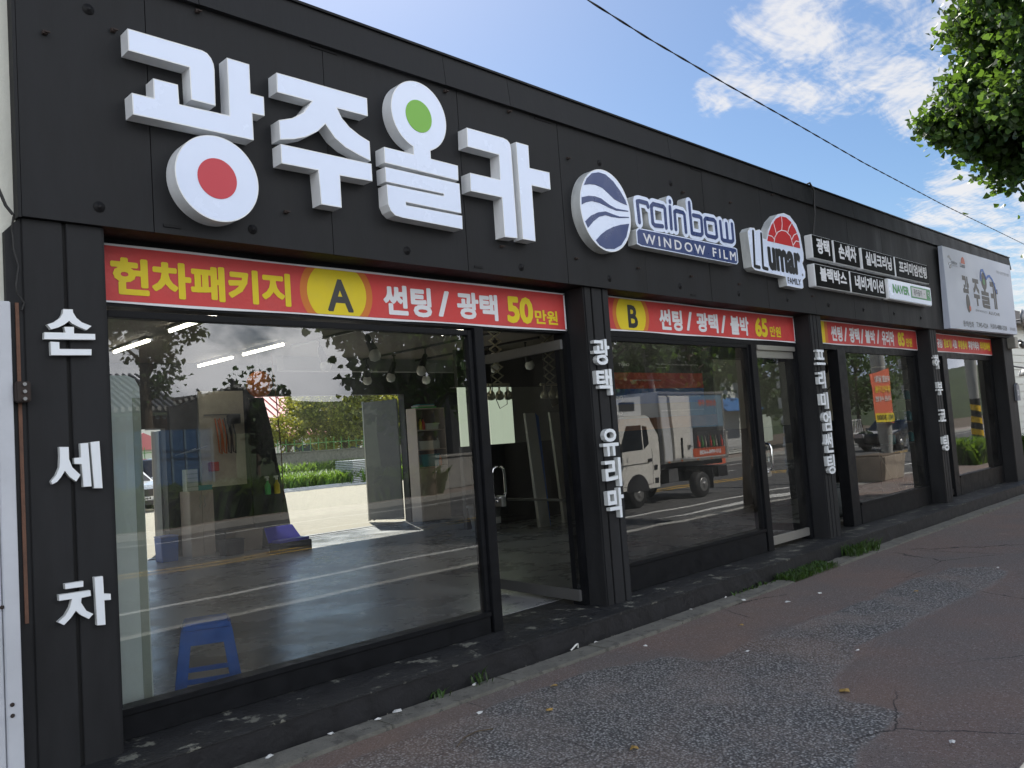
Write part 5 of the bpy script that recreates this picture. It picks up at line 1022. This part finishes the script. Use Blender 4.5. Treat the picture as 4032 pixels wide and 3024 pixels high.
# x forward is -X: cab at local 0..2.15, box 2.25..5.15 ; near side at y=0, far side y=-1.7
cab = [(0.0, .42), (2.15, .40), (2.15, 1.6), (1.85, 2.02), (1.7, 2.08), (.95, 2.08), (.78, 2.02), (.30, 1.32), (.05, 1.15), (-.03, .75)]
prism('cab', cab, -1.66, -.0, ['truck_white'], t)
for yy, y2 in ((.001, .006), (-1.67, -1.662)):
    prism('side_window', [(.62, 1.30), (1.55, 1.30), (1.50, 1.86), (.95, 1.86)], yy, y2, ['auto_glass'], t); prism('quarter_window', [(1.60, 1.30), (1.80, 1.42), (1.74, 1.82), (1.56, 1.84)], yy, y2, ['auto_glass'], t)
MB().hexa([(.235, -1.55, 1.35), (.80, -1.55, 2.0), (.80, -.1, 2.0), (.235, -.1, 1.35), (.215, -1.55, 1.36), (.78, -1.55, 2.02), (.78, -.1, 2.02), (.215, -.1, 1.36)]).obj('windscreen', 'auto_glass', t)
box('door_handle', 'dark_plastic', 1.72, 1.86, .001, .02, 1.02, 1.08, t); box('trim_strip', 'dull_steel', .35, 1.75, .001, .008, .98, 1.0, t); box('door_seam', 'seam', 1.88, 1.89, .001, .004, .5, 1.3, t); box('door_seam', 'seam', .42, .43, .001, .004, .5, 1.2, t)
mm = box('wing_mirror', 'dark_plastic', .28, .42, .12, .26, 1.08, 1.48, t, .02); MB().tube([(.4, .0, 1.45), (.36, .16, 1.5)], .012, 6).obj('mirror_arm', 'dark_plastic', mm)
box('headlight', 'lamp_clear', -.045, .0, -.35, -.08, .62, .82, t); box('headlight', 'lamp_clear', -.045, .0, -1.58, -1.31, .62, .82, t); box('bumper', 'dark_plastic', -.08, .02, -1.64, -.02, .38, .58, t, .02)
for x in (.9, 1.2, 1.5): box('roof_rib', 'truck_box', x, x+.03, -1.4, -.2, 2.081, 2.10, t)
for z in (1.25, 1.7, 2.15): box('rivet_strip', 'aluminium', 2.72, 5.09, .0206, .024, z, z+.012, t) if z != 1.7 else None
for x in (2.4, 3.0, 3.6, 4.2, 4.8): box('side_lamp', 'orange_hose', x, x+.06, .051, .06, .915, .945, t)
box('fuel_cap', 'dark_plastic', 1.93, 2.05, .0005, .012, .80, .92, t, .01); box('vent_grille', 'dark_plastic', 1.96, 2.1, .0005, .006, .50, .62, t); box('sill_shadow_gap', 'seam', .6, 1.88, .001, .004, .495, .505, t)
box('cab_gap', 'seam', 2.152, 2.245, -1.6, -.05, .6, 2.0, t); box('reefer_grille', 'dark_plastic', .95, 1.5, -.149, -.14, 2.2, 2.4, t); box('licence_lamp', 'red_plastic', 5.151, 5.17, -.3, -.1, .95, 1.1, t)
box('turn_signal', 'orange_hose', .02, .14, .001, .01, .98, 1.04, t)
prism('wind_deflector', [(.75, 2.09), (1.75, 2.09), (1.75, 2.52), (1.15, 2.5), (.8, 2.25)], -1.5, -.15, ['truck_box'], t)
box('cargo_box', 'truck_box', 2.25, 5.15, -1.72, .02, .90, 2.62, t, .01)
for x in (2.26, 2.66, 5.10): box('box_post', 'aluminium', x, x+.05, .0205, .035, .92, 2.60, t)
for z in (.90, 2.56): box('box_rail', 'aluminium', 2.25, 5.15, .036, .05, z, z+.06, t)
d = box('side_door', 'truck_white', 2.74, 3.42, .0205, .04, 1.0, 2.50, t); box('door_latch', 'dark_plastic', 3.05, 3.09, .041, .07, 1.0, 1.5, d); box('door_latch', 'steel', 3.30, 3.38, .041, .07, 1.22, 1.3, d)
p_ = box('printed_panel', 'pale_blue_sheet', 3.52, 5.08, .0205, .026, 1.72, 2.54, t); box('print_photo', 'wall_dark', 3.56, 5.06, .0205, .0265, 1.20, 1.715, t); box('print_strip', 'print_orange', 3.52, 5.08, .0205, .0268, .985, 1.195, t)
rng = random.Random(4)
for k in range(9): MB().lathe([(.04, 0), (.045, .12), (.015, .2), (.015, .28)], (3.72+k*.15, .0275, 1.22), 2, 8).obj('printed_bottle', ('red_plastic', 'print_green', 'tan_box', 'dark_plastic')[k % 4], t).scale = (1, .02 if False else 1, 1)
# lettering faces the shop (+y): build facing the other way by turning it round
o = text('lettering', '010-9090-6408', 0, 1.1, 0, .11, 0, 'banner_white', t, .03); o.rotation_euler = (0, 0, math.pi); o.location = (4.85, .028, 1.03)
o = text('lettering', '신선한 주류', 0, .9, 0, .16, 0, 'print_orange', t, .04); o.rotation_euler = (0, 0, math.pi); o.location = (4.8, .0275, 2.25)
for x in (1.28, 3.85):
    for yy in (-.12, -1.58): 
        wh = MB().lathe([(.17, -.1), (.29, -.1), (.315, -.06), (.315, .06), (.29, .1), (.17, .1)], (x, yy, .315), 1, 24).obj('wheel', 'rubber', t); MB().lathe([(.05, -.13), (.16, -.115), (.18, -.06), (.18, .06), (.175, .108), (.15, .112), (.12, .105), (.07, .125), (.05, .14)], (x, yy, .315), 1, 20).obj('rim', 'hub', wh)
prism('wheel_arch', [(1.28+.42*math.cos(a_*.26), .36+.40*math.sin(a_*.26)) for a_ in range(13)], .002, .007, ['dark_plastic'], t)
box('chassis', 'rubber', 1.0, 5.0, -1.3, -.4, .40, .62, t); box('chassis_rail', 'dark_plastic', 2.2, 5.1, -1.55, -.12, .78, .899, t); box('mud_flap', 'rubber', 4.28, 4.31, -.25, .0, .18, .7, t); box('tail_guard', 'dark_plastic', 4.6, 5.12, -1.6, .0, .45, .72, t); box('battery_box', 'dull_steel', 2.5, 2.9, -.3, -.02, .45, .75, t)

t = thing('blue_fence', 'blue corrugated metal fence across the street, mirrored', 'fence')
for k in range(42):
    x = -6+k*.42; box('fence_sheet', 'blue_sheet', x, x+.36, -19.65, -19.60, 0, 2.6, t, .0); 
for k in range(42): x = -6+k*.42; box('fence_rib', 'pale_blue_sheet', x+.362, x+.418, -19.66, -19.57, 0, 2.6, t)
# tiled house
t = thing('tiled_roof_house', 'old timber house with curved grey tile roof across the street, mirrored', 'building', (12.5, -24, 0))
box('wall', 'timber', -14, 2.4, -6, -.7, 0, 3.3, t); box('lintel', 'timber', -14, 2.5, -.699, -.55, 2.75, 3.0, t)
MB().hexa([(-14, .05, 3.36), (.1, .05, 3.36), (-.3, -3.6, 4.9), (-14, -3.6, 4.9), (-14, .05, 3.46), (.1, .05, 3.46), (-.3, -3.6, 5.0), (-14, -3.6, 5.0)]).obj('roof', 'roof_tile', t)
for k in range(60):
    x = -13.9+k*.24
    if x > .05: break
    MB().tube([(x, .07, 3.49), (x-.1, -3.55, 5.04)], .055, 6).obj('ridge_tile', 'shutter' if False else 'print_gray', t)
    MB().lathe([(.075, 0), (.075, .04)], (x, .08, 3.48), 1, 10).obj('eave_tile_end', 'tile_cap', t); MB().lathe([(.07, 0), (.07, .04)], (x, -.12, 3.22), 1, 10).obj('rafter_end', 'tile_cap', t)
prism('gable', [(-.6, 2.6), (3.4, 2.55), (3.9, 3.2), (4.2, 3.42), (3.3, 3.62), (2.7, 3.85), (2.2, 4.15), (1.7, 4.22), (1.1, 4.05), (.5, 3.85), (0, 3.62), (-.6, 3.5)], .45, .65, ['roof_tile'], t)
MB().hexa([(1.9, .66, 4.1), (4.25, .66, 3.35), (4.25, -5, 3.35), (1.9, -5, 4.1), (1.9, .66, 4.2), (4.25, .66, 3.45), (4.25, -5, 3.45), (1.9, -5, 4.2)]).obj('roof', 'roof_tile', t)
for k in range(11):
    u = k/10; MB().lathe([(.06, 0), (.06, .06)], (-.4+2.2*u, .66, 3.62+.62*u), 1, 8).obj('ridge_tile_end', 'tile_cap', t); MB().lathe([(.06, 0), (.06, .06)], (1.9+2.3*u, .66, 4.24-.80*u+.1*u*(1-u)), 1, 8).obj('ridge_tile_end', 'tile_cap', t)
for x, z in ((.55, 3.9), (1.75, 4.28), (4.2, 3.5)):
    MB().tube([(x, .6, z-.1), (x+.06, .6, z+.12), (x-.03, .6, z+.24)], .09, 8, r2=.05).obj('ridge_horn', 'roof_tile', t)
# wooded ridge far behind the houses
mb = MB(); nxx = 90
for i in range(nxx):
    x = -60+i*4.2
    hh = 7.0+2.4*mn.noise(Vector((i*.17, 1.3, 0)))+1.1*mn.noise(Vector((i*.8, 5, 0)))+max(0, (x-70)*.03)
    for k, (yy, f_) in enumerate(((-52, -.05), (-56, .45), (-61, .85), (-66, 1.0), (-90, .8))):
        mb.v.append((x+mn.noise(Vector((i, k, 0)))*1.5, yy+mn.noise(Vector((i, k, 7)))*2, hh*f_))
mb.f = [[i*5+k, i*5+k+1, (i+1)*5+k+1, (i+1)*5+k] for i in range(nxx-1) for k in range(4)]; mb.mi = [0]*len(mb.f); mb.sm = [True]*len(mb.f)
structure(mb.obj('wooded_hill', 'hill_green'))
# white sided house, shutter and awning
def sided_house(nm, label, x0, x1, y, h, m, gable=False, rows=18, depth=8, seams=True):
    t = thing(nm, label, 'building', (x0, y, 0)); w = x1-x0
    box('wall', m, 0, w, -depth, 0, -.15, h, t); n = int(h/.22)
    for k in range(n): MB().hexa([(0, .001, k*.22), (w, .001, k*.22), (w, .03, k*.22), (0, .03, k*.22), (0, .001, k*.22+.215), (w, .001, k*.22+.215), (w, .008, k*.22+.215), (0, .008, k*.22+.215)]).obj('siding_board', m, t)
    return t
t = sided_house('white_house', 'white sided house with a rolling shutter across the street, mirrored', 42.2, 47.5, -22, 6.0, 'siding'); box('roof', 'shingle', -.4, 5.8, -8.3, .5, 6.0, 6.25, t)
for k in range(16): box('shutter_slat', 'shutter', 2.2, 4.6, .035, .06, .1+k*.16, .25+k*.16, t)
MB().hexa([(1.6, .04, 2.75), (5.0, .04, 2.75), (5.2, 1.3, 2.45), (1.4, 1.3, 2.45), (1.9, .04, 3.3), (4.7, .04, 3.3), (5.2, 1.3, 2.5), (1.4, 1.3, 2.5)]).obj('awning', 'blue_tarp', t)
t = thing('gabled_house', 'house with a white framed dormer under a grey roof, mirrored in the third bay', 'building', (58, -31, 0))
box('wall', 'siding_green', -9, 10, -8, 0, 0, 4.6, t); MB().hexa([(-10, .8, 4.5), (11, .8, 4.5), (11, -4, 8.0), (-10, -4, 8.0), (-10, .8, 4.7), (11, .8, 4.7), (11, -4, 8.3), (-10, -4, 8.3)]).obj('roof', 'shingle', t)
dm = prism('dormer', [(-3, 5.0), (.4, 5.0), (.4, 6.4), (-1.3, 7.9), (-3, 6.4)], -2, .4, ['shingle'], t); dm.rotation_euler = (0, 0, 0)
mb = MB(); mb.tube([(-3.3, .55, 6.2), (-1.3, .55, 8.0), (.7, .55, 6.2)], .12, 4); mb.obj('bargeboard', 'siding', t); w_ = box('window', 'window_dark', -2, -.6, .405, .43, 5.3, 6.5, t); box('frame', 'siding', -2.12, -.48, .431, .45, 5.18, 5.3, w_); box('frame', 'siding', -2.12, -.48, .431, .45, 6.5, 6.62, w_); box('mullion', 'siding', -1.34, -1.26, .431, .45, 5.3, 6.5, w_)
for k in range(4): box('window', 'window_dark', -7+k*4, -5.4+k*4, .001, .03, 1.3, 2.9, t)
t = thing('brick_house', 'reddish brown house with dark windows behind the far trees', 'building', (30.5, -27, 0)); box('wall', 'roof_tile', -3, 13, -6, 0, 0, 4.4, t); box('roof', 'shingle', -3.5, 13.5, -6.5, .6, 4.4, 4.8, t)
for k in range(4): box('window', 'window_dark', -1+k*3.5, .8+k*3.5, .001, .04, 1.4, 2.9, t)
t = thing('low_wall', 'low concrete garden wall along the far sidewalk', 'wall'); box('wall', 'concrete', 20, 41, -19.6, -19.3, 0, 1.2, t); box('coping', 'concrete', 20, 41, -19.65, -19.25, 1.201, 1.28, t)
t = thing('white_railing', 'white baluster railing on the far side of the street', 'railing', (50, -19, 0))
for z in (.3, 1.2): box('rail', 'paper', 0, 8, -.04, .04, z, z+.08, t)
for k in range(26): MB().lathe([(.03, .38), (.06, .6), (.03, .85), (.04, 1.2)], (k*.31+.1, 0, 0), 2, 8).obj('baluster', 'paper', t)
def pole(name, label, x, y, z, h, r, lean=(0, 0), banner_=None, cat='pole', stripes=True):
    t = thing(name, label, cat, (x, y, z), group='concrete utility poles'); MB().tube([(0, 0, 0), (lean[0]*.5, lean[1]*.5, h*.5), (lean[0], lean[1], h)], r, 16, r2=r*.72).obj('shaft', 'pole_concrete', t)
    if not stripes: return t
    mb = MB()
    for k in range(3):
        n = 16; rr = r*1.02
        V = []; 
        for i in range(n+1):
            a_ = 2*math.pi*i/n; zz = .55+k*.42+.22*(i/n if True else 0)
            V += [((rr)*math.cos(a_)+lean[0]*zz/h, (rr)*math.sin(a_)+lean[1]*zz/h, zz), (rr*math.cos(a_)+lean[0]*zz/h, rr*math.sin(a_)+lean[1]*zz/h, zz+.2)]
        mb.add(V, [(2*i, 2*i+2, 2*i+3, 2*i+1) for i in range(n)], k % 1)
    o = mb.obj('warning_stripe', 'stripe_yellow', t)
    bk = MB(); bk.tube([(lean[0]*.4/h, lean[1]*.4/h, .42), (lean[0]*1.9/h, lean[1]*1.9/h, 1.9)], r*1.008, 16); bk.obj('warning_band', 'ink_black', t); o.scale = (1.01, 1.01, 1); return t
t = pole('utility_pole', 'concrete pole with an orange banner, mirrored in the third bay', 22.6, -3.75, 0, 9.5, .17, stripes=False)
bn_ = thing('street_banner', 'orange street banner with yellow and white writing tied to the utility pole', 'banner', (22.6, -3.56, 0))
MB().hexa([(-1.0, .02, 1.45), (.12, .0, 1.35), (.12, .01, 1.35), (-1.0, .03, 1.45), (-1.12, .02, 2.62), (.12, .0, 2.80), (.12, .01, 2.80), (-1.12, .03, 2.62)]).obj('cloth', 'banner_salmon', bn_)
for s, z0, z1, m_, in (('자랑할 달래?', 2.42, 2.60, 'paper'), ('광주인가봄', 2.15, 2.33, 'print_yellow'), ('가온서만', 1.92, 2.06, 'paper'), ('942-3000', 1.45, 1.58, 'ink_black')):
    o = text('lettering', s, 0, .95, 0, z1-z0, 0, m_, bn_, .03); o.rotation_euler = (0, 0, math.pi); o.location = (.05, .036, z0)
box('yellow_strip', 'print_yellow', -.99, .11, .031, .034, 1.40, 1.62, bn_)
pole('utility_pole', 'leaning concrete pole with yellow warning stripes, mirrored in the second door', 29.8, -10+.2-5.9, -.0, 9, .16, lean=(-1.6, 0))
pole('utility_pole', 'striped concrete pole mirrored in the fourth window', 31.5, -4.1, 0, 9, .19)
pole('utility_pole', 'tall thin pole behind the truck, mirrored in the second window', 27.4, -16.6, 0, 9, .15, stripes=False)
t = thing('planter_box', 'brown cardboard-coloured planter on the sidewalk, mirrored in the third bay', 'planter', (21.0, -3.35, 0)); MB().hexa([(-.6, -.35, 0), (.6, -.35, 0), (.6, .35, 0), (-.6, .35, 0), (-.72, -.42, .58), (.72, -.42, .58), (.72, .42, .58), (-.72, .42, .58)]).obj('tub', 'tan_box', t, .01); box('soil', 'soil', -.6, .6, -.3, .3, .581, .62, t)
t = thing('orange_tarp_heap', 'heap under an orange tarpaulin across the street, mirrored in the second door', 'heap', (31.8, -15.4, 0)); mb = MB(); mb.lathe([(1.3, 0), (1.15, .5), (.7, .85), (.15, 1.05)], n=14); o = mb.obj('tarp', 'print_orange', t)
for v in o.data.vertices: v.co += Vector((mn.noise(v.co*1.4), mn.noise(v.co*1.4+Vector((5, 0, 0))), 0))*.2
MB().tube([(-1.2, 0, .3), (0, 1.1, .62), (1.2, 0, .3)], .03, 6).obj('tie_rope', 'blue_tarp', t)
for i, (z, y) in enumerate(((6.9, -16.4), (7.15, -16.2), (7.5, -16.5), (6.2, -16.4), (5.85, -16.5))):
    P = [(-30+k*9, y, z+.35*((k % 4-1.5)**2)/2.25) for k in range(13)]; o = MB().tube(P, .018, 5).obj('street_wire', 'wire'); tag(o, ('lowest', 'second', 'third', 'fourth', 'topmost')[[4, 3, 2, 1, 0][i] if False else i]+' wire strung along the far sidewalk, mirrored in the glass', 'wire', 'wires over the far sidewalk')
o = MB().tube([(2, -17, 8.8), (10, -12, 7.2), (18, -6, 5.9), (24, -2, 5.4)], .02, 5).obj('street_wire', 'wire'); tag(o, 'single wire slanting across the street, mirrored in the first window', 'wire', 'wires over the far sidewalk')

# neighbour at the right end
t = sided_house('sided_house', 'pale sided house wall beyond the right end of the shop', 22.5, 44, 2.5, 3.95, 'siding', depth=.4); t.rotation_euler = (0, 0, 0)
for o in t.children:
    o.scale.y = -1
MB().hexa([(-.5, -.35, 3.96), (22, -.35, 3.96), (22, 5, 5.2), (-.5, 5, 5.2), (-.5, -.35, 4.32), (22, -.35, 4.32), (22, 5, 5.5), (-.5, 5, 5.5)]).obj('roof', 'shingle', t)
t = thing('street_mirror', 'white domed lamp at the right picture edge near the sided house', 'lamp', (20.6, .35, 2.25)); MB().lathe([(.02, .12), (.16, .08), (.20, -.02), (.19, -.05), (.02, -.06)], n=20).obj('dome', 'white_plastic', t); MB().tube([(0, 0, .1), (.1, .5, .25), (.1, 2.1, .3)], .02, 6).obj('arm', 'dull_steel', t)
t = thing('wall_dish', 'grey round dish fixed above the domed lamp at the right edge', 'dish', (20.9, .35, 3.45)); MB().lathe([(.02, -.03), (.16, .0), (.22, .06), (.21, .07), (.02, .0)], n=20, axis=1).obj('dish', 'dull_steel', t); MB().tube([(0, 0, 0), (.1, 2.1, -.1)], .02, 6).obj('arm', 'dull_steel', t)

# ================================================================== LITTER
rl = random.Random(9)
LT = [(2.23, -.26, 'paper'), (2.62, -.25, 'paper'), (2.93, -.27, 'paper'), (3.09, -.25, 'white_plastic'), (3.36, -.68, 'paper'), (3.72, -.25, 'paper'), (4.97, -.25, 'white_plastic'), (6.26, -.26, 'paper'), (6.85, -.25, 'white_plastic'), (6.86, -.43, 'paper'), (5.32, -1.34, 'paper'), (6.94, -.81, 'paper'), (5.69, -1.96, 'paper'), (9.22, -1.87, 'paper'), (8.33, -.30, 'paper'), (9.9, -.2, 'paper'), (4.83, -2.25, 'dead_leaf'), (3.43, -1.77, 'dead_leaf'), (3.63, -1.0, 'dead_leaf'), (6.0, -.9, 'dead_leaf'), (4.33, -2.99, 'paper'), (7.4, -.9, 'paper'), (5.1, -.62, 'paper'), (4.0, -.7, 'dead_leaf'), (7.8, -1.6, 'dead_leaf')]
LTL = ['white scrap against the step nearest the left picture edge', 'tiny white scrap against the step, second from the left', 'small white scrap on the kerb before the larger crumpled bag', 'crumpled white plastic bag piece against the step below the first window', 'white bottle-cap sized scrap alone on the coarse asphalt', 'paper sliver between the two weed tufts', 'white plastic bit on the kerb below the first doorway', 'paper scrap against the step below the second column', 'white plastic scrap against the step below the second window', 'white curl of paper on the red asphalt just outside the kerb', 'folded white paper triangle on the edge of the grey asphalt strip', 'flat paper scrap on the red asphalt in front of the second window', 'small scrap in the middle of the sidewalk', 'white scrap on the far tip of the grey asphalt strip', 'paper scrap caught in the weeds at the broken kerb', 'paper scrap below the third column', 'curled tan leaf on the right half of the sidewalk', 'reddish leaf near the bottom of the picture', 'yellow leaf left of the middle on the grey asphalt', 'yellow leaf on the red asphalt before the second window', 'thin paper strip at the lower right', 'paper scrap farther along the red asphalt', 'small paper scrap just outside the kerb below the first door', 'yellow leaf just outside the kerb by the weed tufts', 'small leaf far along the grey asphalt strip']
for i, (x, y, m) in enumerate(LT):
    s = rl.uniform(.018, .042)*(1.2 if m == 'dead_leaf' else 1); mb = MB(); a0 = rl.uniform(0, 6.28); n = 7
    ring = [Vector((math.cos(a0+k*6.28/n)*s*rl.uniform(.5, 1.2), math.sin(a0+k*6.28/n)*s*rl.uniform(.3, .8), rl.uniform(.0, .012))) for k in range(n)]
    V = [tuple(p) for p in ring]+[(0, 0, .014)]+[(p.x*.9, p.y*.9, p.z-.001) for p in ring]
    mb.add(V, [(k, (k+1) % n, n) for k in range(n)]+[(n+1+k, n+1+(k+1) % n, (k+1) % n, k) for k in range(n)]); o = mb.obj('fallen_leaf' if m == 'dead_leaf' else 'paper_scrap', m); o.location = (x, y, .018 if y > -.42 else .006)
    tag(o, LTL[i], 'leaf' if m == 'dead_leaf' else 'litter', 'litter scraps on the sidewalk' if m != 'dead_leaf' else 'dry leaves on the sidewalk')
rng = random.Random(12); mb = MB()
for i in range(420):
    x = rng.uniform(1.5, 16); y = rng.choice((rng.uniform(-.47, -.41), rng.uniform(-.24, -.21), rng.uniform(-3.2, -.5))); s = rng.uniform(.003, .008); z = .012 if y > -.42 else .004
    mb.add([(x-s, y, z), (x, y-s*.6, z), (x+s, y, z), (x, y+s*.7, z), (x, y, z+s)], [(0, 1, 4), (1, 2, 4), (2, 3, 4), (3, 0, 4)])
tag(mb.obj('grit', 'kerb'), kind='stuff')
o = MB().tube([(2.92, -.99, .012), (3.02, -.93, .016), (3.13, -.91, .014), (3.22, -.95, .010)], .004, 5).obj('twig', 'bark'); tag(o, 'dark thin twig on the coarse grey asphalt', 'twig')
o = MB().tube([(4.70, -.235, .02), (4.74, -.25, .05), (4.78, -.235, .05), (4.79, -.225, .02)], .007, 6).obj('tape_ring', 'white_plastic'); tag(o, 'white plastic ring lying against the step near the first column pair', 'litter')
print('objects', len(bpy.data.objects))
